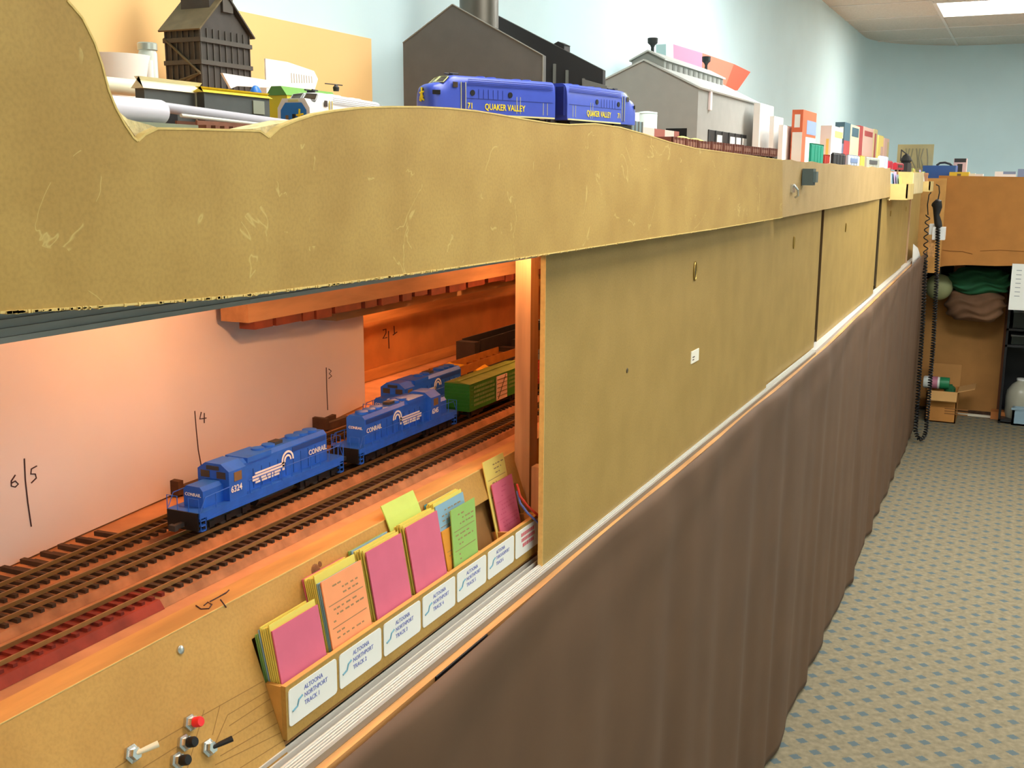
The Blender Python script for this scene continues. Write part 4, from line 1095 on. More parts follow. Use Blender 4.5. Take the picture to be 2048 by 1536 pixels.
# supports under the tubes: a scrap block of track sections
for k, (pxa, pxb, X, h) in enumerate(((226, 372, -.475, at_x(276, 245, -.475)[2]), (372, 545, -.512, at_x(460, 247, -.512)[2]))):
    ya = at_x(pxa, 240, X)[1]; yb_ = at_x(pxb, 240, X)[1]
    t = thing('track_section', ['grey-green lattice track section under the fat white tube', 'rust brown track section lying along the top of the fascia'][k], 'model track', (X, (ya+yb_)/2, DECK_U))
    mm = mat('grey green lattice', (150, 156, 132), .7) if k == 0 else mat('rusty brown ties', (142, 96, 74), .8, .25, 60)
    MB().box(X-.018, X+.018, ya, yb_, DECK_U+.0005, h-.009).build('bed', M_oldwood, t)
    nn = int((yb_-ya)/.009)
    for q in range(nn): MB().box(X-.017, X+.017, ya+q*.009, ya+q*.009+.0045, h-.009, h-.003).build('tie', mm, t)
    for s in (-1, 1): MB().box(X+s*.0087-.0008, X+s*.0087+.0008, ya, yb_, h-.003, h).build('rail', mm, t)
# two grey car shells with cream roofs
M_gcar = mat('charcoal car shell', (78, 84, 84), .55, .1, 50); M_croof = mat('cream yellow roof', (240, 236, 200), .5); M_yroof = mat('yellow roof edge', (228, 205, 70), .5)
def shell(label, pl_, pc, pr, yt, X, rise, m_roof, win):
    e = corner_box(pl_, pc, pr, yt, X, DECK_U)
    x0, x1, y0, y1, z0, z1 = e
    t = thing('car_shell', label, 'model car', ((x0+x1)/2, (y0+y1)/2, z0), 'charcoal car shells')
    MB().box(x0, x1, y0, y1, z0+.0125, z1).build('side_shell', M_gcar, t)
    MB().prism([(x0-.002, y0-.003, z1), (x1+.002, y0-.003, z1), (x1-.008, y0-.003, z1+rise), (x0+.008, y0-.003, z1+rise)], (0, y1-y0+.006, 0)).build('roof', m_roof, t)
    for (a_, b_, c_, d_, mm) in win: MB().box(x1, x1+.0012, y0+(y1-y0)*a_, y0+(y1-y0)*b_, z0+(z1-z0)*c_, z0+(z1-z0)*d_).build('opening', mm, t)
    for cy in (.2, .8):
        yy = y0+(y1-y0)*cy; tk = MB().box(x0+.006, x1-.006, yy-.014, yy+.014, z0+.004, z0+.0125).build('truck', M_black, t)
        for k in (-1, 1): MB().lathe([(.0045, x0+.005), (.0045, x1-.005)], (0, yy+k*.008, z0+.0045), 'x', 12).build('wheelset', M_black, tk)
M_mint = mat('pale mint hatch', (196, 200, 168), .6)
shell('charcoal car shell with a cream roof and dark opening behind the grey tube', 270, 288, 404, 176, -.70, .010, M_croof, [(.22, .52, .35, .72, M_black), (.86, .97, .55, 1., mat('pale grey panel', (165, 175, 158), .6))])
shell('charcoal car shell with a yellow roof edge and mint hatch beside the yellow car', 392, 408, 538, 184, -.69, .005, M_yroof, [(.08, .30, .1, .55, M_mint), (.72, .90, .75, .95, mat('pale print', (140, 146, 130), .6)), (.40, .66, .05, .28, M_black)])
# yellow car with a green roof, behind the white locomotive
e = corner_box(536, 574, 672, 190, -.69, DECK_U)
t = thing('yellow_car', 'bright yellow car with a green roof behind the white locomotive', 'model car', ((e[0]+e[1])/2, (e[2]+e[3])/2, DECK_U))
MB().box(e[0], e[1], e[2], e[3], DECK_U+.0125, e[5]).build('body', mat('bright yellow paint', (240, 222, 50), .5), t)
MB().prism([(e[0]-.001, e[2]-.002, e[5]), (e[1]+.001, e[2]-.002, e[5]), (e[1]-.006, e[2]-.002, e[5]+.009), (e[0]+.006, e[2]-.002, e[5]+.009)], (0, e[3]-e[2]+.004, 0)).build('roof', mat('green roof', (105, 160, 70), .6), t)
for cy in (.25, .75):
    yy = e[2]+(e[3]-e[2])*cy; tk = MB().box(e[0]+.004, e[1]-.004, yy-.014, yy+.014, DECK_U+.004, DECK_U+.0125).build('truck', M_black, t)
    for k in (-1, 1): MB().lathe([(.0045, e[0]+.003), (.0045, e[1]-.003)], (0, yy+k*.008, DECK_U+.0045), 'x', 12).build('wheelset', M_black, tk)
p = at_y(512, 200, e[2]-.02)
single('blue_brake_wheel', MB().sphere(tuple(p), .0085, 16, 10, (.7, 1, 1.7)).tube([p, (p[0], p[1], DECK_U)], .002, 6), mat('bright blue plastic', (45, 120, 215), .4), 'small bright blue plastic piece standing between the charcoal shell and yellow car', 'model part', smooth=True)
# white cards
M_wcard = mat('white card', (246, 246, 244), .6)
wc = single('white_card', MB().prism([at_x(445, 146, -.80), at_x(548, 162, -.80), at_x(546, 176, -.80), at_x(475, 172, -.80), at_x(462, 177, -.80)], (-.003, 0, 0)), M_wcard, 'tilted blank white card lying on the car roofs by the coal tower', 'card')
t = thing('white_card', 'white standing card with faint print in front of the peach sheet', 'card', tuple(at_x(585, 175, -.86)))
MB().prism([at_x(531, 117, -.86), at_x(575, 124, -.86), at_x(628, 142, -.86), at_x(636, 158, -.86), at_x(630, 178, -.86), at_x(533, 175, -.86)], (-.002, 0, 0)).build('sheet', M_wcard, t)
MB().prism([at_x(533, 174, -.861), at_x(630, 177, -.861), at_x(628, 225, -.861), at_x(536, 225, -.861)], (-.01, 0, 0)).build('stand', M_wcard, t)
for k in range(9):
    q = at_x(583+k*5, 146+k*.8, -.8595); q2 = at_x(584+k*5, 166, -.8595); MB().tube([q, q2], .0006, 5).build('print_line', mat('faint grey print', (205, 200, 190), .7), t)
p = at_x(672, 172, -.68)
single('roof_antenna', MB().lathe([(.003, 0), (.0035, .004), (.001, .007)], (p[0], p[1], e[5]+.0085), 'z', 12).tube([(p[0], p[1]-.02, e[5]+.015), (p[0], p[1]+.012, e[5]+.0155)], .0006, 5), M_dark, 'tiny dark antenna on the green roof', 'model part')

# ================================================================== FACTORY, STACK, ENGINE HOUSE
M_fac = mat('factory charcoal plastic', (82, 82, 80), .55, .06, 40); M_fac2 = mat('factory black roof', (40, 39, 40), .5); M_pil = mat('pilaster grey', (110, 112, 106), .6)
YF1 = 1.62
g1 = [at_y(806, 86, YF1), at_y(905, 9, YF1), at_y(1086, 111, YF1)]
ft = thing('factory_building', 'large charcoal model factory with steep gables behind the deep blue locomotives', 'model building', (-.82, 1.8, DECK_R))
pts_ = [(g1[0][0], YF1, DECK_R+.0005)]+[tuple(q) for q in g1]+[(g1[2][0], YF1, DECK_R+.0005)]
MB().prism(pts_, (0, .012, 0)).build('front_gable_wall', M_fac, ft)
mb = MB()
for a, c in ((g1[0], g1[1]), (g1[1], g1[2])):
    MB().tube([a, c], .0014, 6).build('gable_trim', M_pil, ft)
MB().tube([g1[2], (g1[2][0], YF1, DECK_R+.001)], .0014, 6).build('corner_trim', M_pil, ft)
YF2 = 1.98
h1 = at_y(985, 26, YF2); h2 = at_y(1206, 140, YF2); hl = at_y(880, 80, YF2)
MB().prism([(hl[0], YF2, DECK_R+.0005), tuple(hl), tuple(h1), tuple(h2), (h2[0], YF2, DECK_R+.0005)], (0, .014, 0)).build('rear_gable_wall', M_fac2, ft)
MB().box(g1[2][0]-.16, g1[2][0]-.03, YF1+.012, YF2, DECK_R+.0005, DECK_R+.10).build('link_block', M_fac2, ft)
for px_ in (1110, 1135, 1168):
    q = at_y(px_, 128+(px_-1110)*.5, YF2-.001); MB().box(q[0]-.002, q[0]+.002, YF2-.006, YF2, DECK_R+.0005, q[2]).build('pilaster', M_pil, ft)
q = at_y(1124, 86, YF2+.05); z_ = at_y(1124, 110, YF2+.05)[2]
MB().box(q[0]-.013, q[0]+.013, YF2+.03, YF2+.06, z_-.02, q[2]-.006).prism([(q[0]-.015, YF2+.03, q[2]-.006), (q[0]+.015, YF2+.03, q[2]-.006), (q[0], YF2+.03, q[2]+.001)], (0, .03, 0)).build('roof_vent', M_fac2, ft)
l1 = at_y(1165, 158, YF2-.02); l2 = at_y(1214, 172, YF2-.02)
MB().prism([(l1[0], YF2-.02, DECK_R+.0005), (l1[0], YF2-.02, l1[2]), (l2[0], YF2-.02, l2[2]), (l2[0], YF2-.02, DECK_R+.0005)], (0, .013, 0)).build('lean_to', mat('lean-to grey', (108, 108, 104), .6), ft)
p = at_y(958, 60, 1.84)
sk = thing('smokestack', 'fat dark metal smokestack rising between the factory gables', 'model smokestack', (p[0], 1.84, DECK_R))
ra = abs(at_y(995, 30, 1.84)[0]-at_y(921, 30, 1.84)[0])/2*.95
MB().lathe([(ra*1.1, DECK_R+.101), (ra, DECK_R+.12), (ra*.97, 1.9), (ra*1.05, 1.902), (ra*1.05, 1.912)], (p[0], 1.84, 0), 'z', 28).build('shaft', mat('burnished dark metal', (96, 92, 84), .35, metal=.6), sk, True)
for zz in (1.47, 1.60, 1.75): MB().lathe([(ra*1.03, zz), (ra*1.03, zz+.003)], (p[0], 1.84, 0), 'z', 28).build('band', M_dark, sk)
# engine house
YE = 2.62; XE = -.71
e1 = at_y(1208, 162, YE); e2 = at_y(1289, 122, YE); e3 = at_y(1397, 176, YE)
yend = at_x(1520, 205, e3[0])[1]; XE = e3[0]
M_eh = mat('engine house grey', (122, 118, 108), .6, .05, 30); M_ehroof = mat('pale grey roof', (196, 200, 196), .5); M_ehside = M_eh
eh = thing('engine_house', 'grey gabled model engine house with clerestory roof and dark windows', 'model building', ((e1[0]+XE)/2, YE+.3, DECK_R))
MB().prism([(e1[0], YE, DECK_R+.0005), tuple(e1), tuple(e2), tuple(e3), (XE, YE, DECK_R+.0005)], (0, yend-YE, 0)).build('walls', mat('engine house wall', (166, 166, 160), .6, .04, 30), eh)
dirn = np.array([0, yend-YE+.012, 0])
for (a, c) in ((e1, e2), (e2, e3)):
    d = (c-a)/np.linalg.norm(c-a); n_ = np.array([-d[2], 0, d[0]]); ext = d*.006*(1 if c is e3 else 0); ex0 = -d*.006*(1 if a is e1 else 0)
    MB().obox(a+ex0+n_*.0004-np.array([0, .006, 0]), (c+ext)-(a+ex0), dirn, n_*.004).build('roof', M_ehroof, eh)
m1 = at_y(1264, 121, YE+.03); m2 = at_y(1297, 103, YE+.03); m3x = e2[0]+(e2[0]-m1[0])*.95
MB().prism([(m1[0], YE+.03, m1[2]-.03), (m1[0], YE+.03, m1[2]), (e2[0], YE+.03, m2[2]), (m3x, YE+.03, m1[2]), (m3x, YE+.03, m1[2]-.03)], (0, yend-YE-.09, 0)).build('clerestory', mat('clerestory grey', (150, 152, 146), .6), eh)
for s, xx in ((-1, m1[0]-.005), (1, m3x+.005)):
    a = np.array([e2[0], YE+.022, m2[2]]); c = np.array([xx, YE+.022, m1[2]-.003]); MB().obox(a, c-a, (0, yend-YE-.074, 0), (0, 0, .004)).build('clerestory_roof', M_ehroof, eh)
for k in range(12):
    yy = YE+.05+k*(yend-YE-.14)/11; MB().box(m3x, m3x+.0015, yy, yy+.018, m1[2]-.024, m1[2]-.006).build('clerestory_louvre', M_pil, eh)
q0 = at_x(1416, 259, XE); q1 = at_x(1493, 264, XE); zb_ = at_x(1416, 284, XE)[2]
MB().box(XE-.004, XE+.0008, q0[1], q1[1], DECK_R+.003, q0[2]).build('window_opening', M_black, eh)
for k in range(6):
    yy = q0[1]+(q1[1]-q0[1])*k/6; MB().box(XE+.0008, XE+.0028, yy, yy+.006, DECK_R+.003, q0[2]).build('mullion', M_dark, eh)
for k in (1, 3, 4, 5): 
    yy = q0[1]+(q1[1]-q0[1])*(k+.25)/6; MB().box(XE+.0008, XE+.0018, yy, yy+(q1[1]-q0[1])/8, DECK_R+.003, q0[2]-.010).build('pane', mat('bright pane', (235, 240, 240), .3), eh)
q0 = at_y(1332, 257, YE); q1 = at_y(1374, 257, YE)
MB().box(q0[0], q1[0], YE-.0012, YE, DECK_R+.0005, q0[2]).build('doorway', M_black, eh)
q0 = at_x(1418, 178, XE); q1 = at_x(1416, 220, XE)
MB().box(XE+.0004, XE+.006, q0[1]-.004, q0[1]+.014, q1[2], q0[2]).build('downpipe', mat('pink white strip', (245, 228, 228), .5), eh)
for (px_, py_, yv) in ((1307, 76, YE+.06), (1413, 113, YE+.42)):
    q = at_y(px_, py_, yv) if px_ < 1350 else at_x(px_, py_, e2[0]); b_z = m2[2]+.003
    h_ = q[2]-b_z
    MB().lathe([(.0045, b_z-.002), (.004, b_z+h_*.3), (.006, b_z+h_*.45), (.0125, b_z+h_*.62), (.0130, q[2]-.001), (.012, q[2])], (e2[0], q[1], 0), 'z', 16).build('smoke_jack', mat('smoke jack', (44, 50, 50), .6), eh, True)
# open red and pink box lying on the engine house roof
p = at_x(1400, 150, -.86)
rb = thing('red_box', 'red and pink open box lying tilted behind the engine house roof ridge', 'box', (-1.0, 3.6, DECK_R))
def quad_prism(px_, X, th): return MB().prism([at_x(a, c, X) for a, c in px_], (-th, 0, 0))
quad_prism([(1346, 88), (1405, 106), (1404, 140), (1347, 128)], -.985, .03).build('pink_side', mat('hot pink card', (246, 128, 160), .5), rb)
quad_prism([(1405, 106), (1468, 128), (1450, 175), (1404, 160)], -.985, .03).build('red_side', mat('coral red card', (240, 112, 88), .5), rb)
quad_prism([(1468, 128), (1501, 144), (1475, 181), (1450, 175)], -.985, .03).build('orange_end', mat('orange red card', (214, 78, 50), .5), rb)
quad_prism([(1332, 88), (1346, 88), (1347, 128), (1332, 126)], -.985, .03).build('pale_end', mat('pale aqua card', (205, 235, 235), .5), rb)
ya = at_x(1350, 130, -.99)[1]; yb_ = at_x(1450, 150, -.99)[1]
MB().box(-1.07, -1.0155, ya, yb_, DECK_R+.0005, float(at_x(1440, 160, -.99)[2])).build('stand_carton', mat('plain carton', (205, 190, 170), .7), rb)
# ------------------------------------------------------------------ white cartons
M_wbox = mat('white carton', (246, 246, 244), .55)
for i, (pl_, pc, pr, yt, X, lab) in enumerate(((1508, 1521, 1548, 206, -.70, 'tallest white carton at the end of the grey engine house'), (1540, 1549, 1567, 232, -.665, 'middle white carton stepping down beside the engine house'), (1558, 1567, 1596, 250, -.64, 'lowest white carton just left of the orange topped kit box'))):
    e = corner_box(pl_, pc, pr, yt, X, DECK_R+.0005); 
    t = box_thing('white_carton', lab, 'box', e, M_wbox, 'white cartons by the engine house', [('s', .1, .9, .06, .08, mat('carton seam', (225, 225, 220), .6))])
# ------------------------------------------------------------------ kit boxes and books
M_or = mat('orange carton', (206, 100, 62), .5); M_wht = mat('off white carton', (226, 226, 220), .5); M_slb = mat('slate blue print', (130, 150, 185), .6); M_tealb = mat('dark teal print', (62, 92, 104), .6)
M_brick = mat('brick red print', (160, 60, 60), .6); M_sand = mat('sand print', (205, 196, 160), .6); M_rose = mat('dusty rose print', (204, 168, 152), .6); M_ylwp = mat('yellow print', (228, 206, 110), .6); M_olive = mat('olive tan print', (186, 172, 122), .6)
e = corner_box(1585, 1607, 1634, 219, -.60, DECK_R+.0005)
box_thing('kit_box', 'tall kit box with an orange top and white lower panel', 'box', e, M_or, 'model kit boxes', [('f', .1, 1, 0, .62, M_wht), ('f', .25, .75, .70, .92, M_wht), ('s', .25, 1, 0, .55, M_wht), ('s', .3, 1, .60, .84, M_slb)])
books = [(1642, 1664, 1686, 251, M_wht, 'off white kit box standing right of the orange topped one', [('f', .55, .8, .3, .7, M_ylwp), ('s', .3, 1., .75, .9, M_ylwp)]),
         (1672, 1690, 1702, 244, M_tealb, 'dark teal and brick red box, tallest of the row', [('f', .1, 1, 0, .55, M_slb), ('s', 0, 1, 0, .62, M_brick), ('f', .5, .9, .66, .9, M_wht)]),
         (1698, 1703, 1720, 249, M_sand, 'sand coloured book standing right of the teal box', [('s', .1, .9, .75, .95, M_tealb)]),
         (1716, 1721, 1727, 251, M_brick, 'thin red spined book in the middle of the row', [('s', .2, .8, .2, .3, M_wht)]),
         (1724, 1728, 1748, 253, M_rose, 'dusty rose book right of the red spine', [('s', .1, .9, .8, .92, M_brick)]),
         (1745, 1749, 1756, 258, M_olive, 'thin olive book with a dark spine', [('s', .2, .6, .1, .9, M_brick)]),
         (1752, 1758, 1768, 270, M_ylwp, 'short pale yellow book near the end of the row', [('s', .5, 1, 0, .7, M_rose)]),
         (1766, 1770, 1779, 276, M_rose, 'last low pinkish book of the row', [('s', .6, 1, 0, .9, M_olive)])]
for (pl_, pc, pr, yt, mm, lab, bands) in books:
    X = -.56 if pc < 1700 else -.575
    e = corner_box(pl_, pc, pr, yt, X, DECK_R+.0005)
    e = (min(e[0], e[1]-.03),)+e[1:]
    box_thing('kit_box' if pc < 1700 else 'book', lab, 'box' if pc < 1700 else 'book', e, mm, 'books and boxes in the far row', bands)
# ------------------------------------------------------------------ ore cars, gondola, boxcar and tanks
M_ore = mat('rust brown ore car', (104, 56, 42), .6, .15, 60); M_orer = mat('ore car rib', (150, 110, 92), .6)
track([(-.4915, 1.46), (-.4915, 3.6)], DECK_R, 'straight upper track under the rust brown ore cars', 'model tracks on the upper deck')
xs = [1345, 1373, 1397, 1424, 1448, 1468, 1487, 1505, 1522, 1540]; ytops = [273, 277, 281, 283, 286, 288, 291, 293, 295, 296]
for k in range(10):
    X = -.475; y0 = at_x(xs[k], 290, X)[1]; y1 = at_x(xs[k]+(xs[k+1]-xs[k] if k < 9 else 15), 290, X)[1]-.005
    zt_ = at_x(xs[k], ytops[k], X)[2]
    t = thing('ore_car', ('%s rust brown ore car of the row counting from the engine house doorway' % (ORD+['eighth', 'ninth', 'tenth'])[k]), 'model car', (X-.015, (y0+y1)/2, ZRU), 'rust brown ore cars in a row')
    W = .0165; cx = X-W; zb_ = ZRU+.0075
    mb = MB(); 
    for s in (-1, 1): mb.prism([(cx+s*W, y0, zb_), (cx+s*W, y1, zb_), (cx+s*W, y1, zt_), (cx+s*W, y0, zt_)], (-s*.0015, 0, 0))
    mb.box(cx-W, cx+W, y0, y0+.0015, zb_, zt_).box(cx-W, cx+W, y1-.0015, y1, zb_, zt_).box(cx-W, cx+W, y0, y1, zb_-.002, zb_)
    bd = mb.build('hopper', M_ore, t)
    nr = 5
    for q in range(nr): 
        yy = y0+(y1-y0)*q/(nr-1)-.001; MB().box(cx+W, cx+W+.0015, yy, yy+.002, zb_, zt_).build('rib', M_ore, t)
    MB().box(cx+W, cx+W+.0006, y0+(y1-y0)*.12, y1-(y1-y0)*.12, zb_+.003, zt_-.004).build('worn_panel', M_orer, t)
    if 1 <= k <= 2:
        MB().grid(lambda u, v: (cx-W+.002+(2*W-.004)*u, y0+.002+(y1-y0-.004)*v, zt_-.002+.006*math.sin(math.pi*u)*math.sin(math.pi*v)+.001*math.sin(40*u+30*v)), 10, 14).build('load', mat('pale yellow load', (236, 226, 130), .9, .2, 80), t)
    elif k > 2:
        MB().box(cx-W+.002, cx+W-.002, y0+.002, y1-.002, zt_-.008, zt_-.004+.003*(k % 2)).build('load', mat('rust load', (150, 84, 58), .9, .2, 80), t)
    for cy in (y0+.012, y1-.012):
        tk = MB().box(cx-.0125, cx+.0125, cy-.009, cy+.009, ZRU+.003, ZRU+.009).build('truck', M_black, t)
        for qq in (-1, 1): MB().lathe([(.0045, cx-.0095), (.0045, cx+.0095)], (0, cy+qq*.006, ZRU+.0046), 'x', 10).build('wheelset', M_black, tk)
e = corner_box(1278, 1286, 1358, 254, -.535, DECK_R+.012)
t = box_thing('boxcar', 'white and red banded boxcar between the tanks and the ore cars', 'model car', e, mat('cream car side', (226, 210, 200), .6), None, [('s', .30, .58, 0, 1, mat('brick car panel', (172, 96, 82), .6)), ('s', .86, 1, 0, 1, MATS['brick car panel']), ('f', 0, 1, 0, 1, MATS['brick car panel'])])
for cy in (.2, .8): MB().box(e[0]+.004, e[1]-.004, e[2]+(e[3]-e[2])*cy-.015, e[2]+(e[3]-e[2])*cy+.015, DECK_R+.0005, DECK_R+.012).build('truck', M_black, t)
e = corner_box(1240, 1248, 1284, 239, -.500, DECK_R+.012)
t = thing('gondola_car', 'blue grey ribbed gondola just beyond the second deep blue locomotive', 'model car', ((e[0]+e[1])/2, (e[2]+e[3])/2, DECK_R))
MB().box(*e).build('body', mat('blue grey gondola', (118, 140, 146), .6), t)
for k in range(6): MB().box(e[1], e[1]+.0015, e[2]+(e[3]-e[2])*k/5-.0015, e[2]+(e[3]-e[2])*k/5+.0015, e[4], e[5]).build('rib', M_pil, t)
for cy in (.2, .8): MB().box(e[0]+.004, e[1]-.004, e[2]+(e[3]-e[2])*cy-.012, e[2]+(e[3]-e[2])*cy+.012, DECK_R+.0005, DECK_R+.012).build('truck', M_black, t)
for i, (px_, yt, r, X, col) in enumerate(((1262, 227, .013, -.565, (242, 242, 238)), (1293, 225, .0185, -.60, (205, 226, 226)))):
    p = at_x(px_, yt, X)
    t = thing('storage_tank', ['smaller white storage tank behind the gondola', 'larger pale aqua storage tank behind the white and red boxcar'][i], 'model tank', (p[0], p[1], DECK_R), 'upright storage tanks')
    MB().lathe([(r, DECK_R+.0005), (r, p[2]-.003), (r*.96, p[2]-.001)], (p[0], p[1], 0), 'z', 24).build('tank_wall', mat('tank paint %d' % i, col, .5), t, True)
    MB().lathe([(r*1.03, p[2]-.002), (r*1.0, p[2]), (r*.3, p[2]+.002)], (p[0], p[1], 0), 'z', 24).build('lid', MATS['tank paint %d' % i], t, True)
# colourful rolling stock and small boxes along the far fascia
def small_car(label, pl_, pc, pr, yt, X, col, nm, extra=None, cat='model car', name='freight_car'):
    e = corner_box(pl_, pc, pr, yt, X, DECK_R+.010)
    x0, x1, y0, y1, z0, z1 = e
    t = thing(name, label, cat, ((x0+x1)/2, (y0+y1)/2, DECK_R), 'small cars along the far fascia')
    m_ = mat(nm, col, .5)
    MB().box(x0, x1, y0, y1, z0, z1-.004).build('body', m_, t)
    MB().prism([(x0, y0, z1-.004), (x1, y0, z1-.004), (x1-.006, y0, z1), (x0+.006, y0, z1)], (0, y1-y0, 0)).build('roof', m_, t)
    for k in range(1, 4): MB().box(x1, x1+.001, y0+(y1-y0)*k/4, y0+(y1-y0)*k/4+.003, z0, z1-.004).build('rib', m_, t)
    if extra: MB().box(x1, x1+.0012, y0+(y1-y0)*.2, y0+(y1-y0)*.8, z0+(z1-z0)*.3, z0+(z1-z0)*.7).build('side_print', mat(nm+' print', extra, .5), t)
    for cy in (.22, .78):
        yy = y0+(y1-y0)*cy; MB().box(x0+.004, x1-.004, yy-.014, yy+.014, DECK_R+.0005, z0).build('truck', M_black, t)
small_car('teal green freight car in front of the orange topped kit box', 1619, 1624, 1648, 286, -.485, (30, 168, 138), 'teal green paint')
small_car('small red car right of the teal green one', 1646, 1650, 1660, 309, -.49, (200, 60, 45), 'bright red paint')
small_car('black car right of the small red one', 1662, 1668, 1692, 305, -.49, (40, 42, 46), 'black car paint')
small_car('pale blue printed car below the sand coloured book', 1692, 1697, 1720, 309, -.49, (178, 190, 206), 'pale blue paint', (110, 130, 165))
small_car('yellow ended car beside the pale blue one', 1718, 1722, 1730, 311, -.49, (224, 200, 90), 'soft yellow paint')
small_car('grey and white car with painted under-leg shade near the fascia end', 1728, 1734, 1760, 313, -.49, (168, 172, 160), 'stone grey paint', (80, 80, 80))
small_car('lavender white car at the end of the second fascia', 1756, 1761, 1777, 311, -.50, (206, 210, 232), 'lavender white paint')
small_car('crimson car behind the first far card box', 1774, 1779, 1786, 321, -.51, (178, 34, 60), 'crimson paint')
small_car('crimson and black car between the two far card boxes', 1786, 1794, 1808, 325, -.53, (196, 40, 58), 'crimson red paint', (70, 60, 60))
p = at_x(1812, 310, -.56)
cr = thing('model_crane', 'dark little model crane with a thin boom before the map', 'model crane', (p[0], p[1], DECK_R))
z_ = at_x(1812, 326, -.56)[2]
MB().box(p[0]-.02, p[0]+.02, p[1]-.10, p[1]+.09, DECK_R+.0005, z_).build('base', M_dark, cr)
MB().lathe([(.02, z_), (.028, z_+.012), (.016, z_+.035), (.004, z_+.045)], (p[0], p[1]+.02, 0), 'z', 14).build('cab', M_dark, cr)
q = at_x(1803, 300, -.56); q2 = at_x(1818, 312, -.56); q3 = at_x(1801, 322, -.56)
MB().tube([q3, q, q2], .003, 6).build('boom', M_dark, cr)
# ================================================================== FAR CARD BOXES on the fascia end
M_fbox = mat('far card box wood', (214, 184, 116), .6, .1, 20); M_fboxd = mat('far card box inside', (160, 118, 68), .7)
def far_box(label, Y0, Y1, X0, X1, zb, zf, zt, cards, gname):
    t = thing('card_box', label, 'card box', ((X0+X1)/2, (Y0+Y1)/2, zb), 'card boxes at the far fascia end')
    MB().box(X1-.006, X1, Y0, Y1, zb, zf).build('front_board', M_fbox, t)
    MB().box(X0, X0+.006, Y0, Y1, zb, zt).build('back_board', M_fbox, t)
    MB().box(X0, X1, Y0, Y0+.006, zb, zf).build('end_board', M_fbox, t); MB().box(X0, X1, Y1-.006, Y1, zb, zf).build('end_board', M_fbox, t)
    MB().box(X0, X1, Y0, Y1, zb-.006, zb).build('bottom_board', M_fbox, t)
    n = len(cards)
    for k, (cn, dz) in enumerate(cards):
        xa = X0+.010+(X1-X0-.026)*k/n
        lab = '%s card standing in the %s' % (cn, gname)
        mb = MB().obox((xa, Y0+.012, zb+.0015), (0, .07, 0), (-.012 if k else -.004, 0, zt-zb+dz), (.0022, 0, 0))
        single('car_card', mb, PM[cn] if cn in PM else mat(cn+' card', {'lilac': (206, 176, 220), 'white': (236, 236, 236)}[cn], .7), lab, 'card')
XA = -.468
yA = at_x(1781, 365, XA)[1]
far_box('wooden card box with lilac and green cards at the far end of the second fascia', yA+.01, yA+.24, XA-.010, XA+.062, 1.262, 1.315, 1.352, [('white', .004), ('blue', .0), ('lilac', .006), ('slate', -.004), ('lime', -.012)], 'nearer far box')
MB_ = MB().box(XA+.0, XA+.055, yA+.245, yA+.70, 1.272, 1.36)
t = thing('blank_box', 'plain pale wooden box front between the two far card boxes', 'box', (XA+.02, yA+.45, 1.272)); MB_.build('box_body', M_fbox, t)
MB().box(XA+.055, XA+.058, yA+.25, yA+.695, 1.275, 1.357).build('front_panel', mat('pale wood front', (222, 200, 150), .6, .1, 20), t)
far_box('smaller wooden card box with yellow and lilac cards beside the cardboard fascia', yA+.72, yA+.90, XA-.0, XA+.085, 1.285, 1.322, 1.362, [('lime', .014), ('pale yellow', .01), ('yellow', -.002), ('lilac', .008), ('white', -.002)], 'smaller far box')

# ================================================================== FAR LEG OF THE LAYOUT
YL = 6.15
M_cardb = mat('brown cardboard', (190, 128, 62), .8, .08, 12); M_cardb2 = mat('tan cardboard sheet', (176, 124, 66), .8, .08, 10)
fl = thing('far_layout_leg', 'far leg of the layout running right across the end of the aisle', 'bench', (.7, 6.6, 0))
MB().box(-1.1, 2.3, YL+.02, 7.1, 1.28, 1.325).build('deck_board', M_deck, fl)
for (xx, yy) in ((-.36, 6.9), (.9, 6.9), (2.2, 6.9), (2.2, 6.25)): MB().box(xx, xx+.06, yy, yy+.06, 0, 1.28).build('leg', M_woodv, fl)
MB().box(-1.1, 2.3, 7.06, 7.1, .02, 1.28).build('back_panel', mat('painted under-leg shade', (46, 38, 30), .9), fl)  # near-black colour stands in for the shade beneath the leg
# cardboard fascia with a wavy lower edge
pts_ = [at_y(x, y, YL) for x, y in ((1878, 351), (1930, 352), (2048, 354))]
botp = [at_y(x, y, YL) for x, y in ((2048, 531), (1990, 532), (1930, 530), (1890, 532), (1857, 538))]
R_t = pts_[-1].copy(); R_b = botp[0].copy(); R_t[0] = R_b[0] = 1.6
cf = thing('cardboard_fascia', 'large brown cardboard fascia with a bent crease across the far end of the aisle', 'cardboard', (.5, YL, .9))
mb = MB().prism(pts_+[R_t, R_b]+botp, (0, .006, 0)); mb.build('sheet', M_cardb, cf)
mb = MB(); mb.tube([at_y(x, y, YL-.001) for x, y in ((1885, 500), (1900, 502), (1925, 503), (1945, 508))], .0025, 6); mb.build('crease', mat('cardboard crease', (150, 98, 46), .9), cf)
mb = MB(); mb.tube([at_y(x, y, YL-.001) for x, y in ((1960, 502), (2000, 500), (2048, 503))], .002, 6); mb.build('crease', MATS['cardboard crease'], cf)
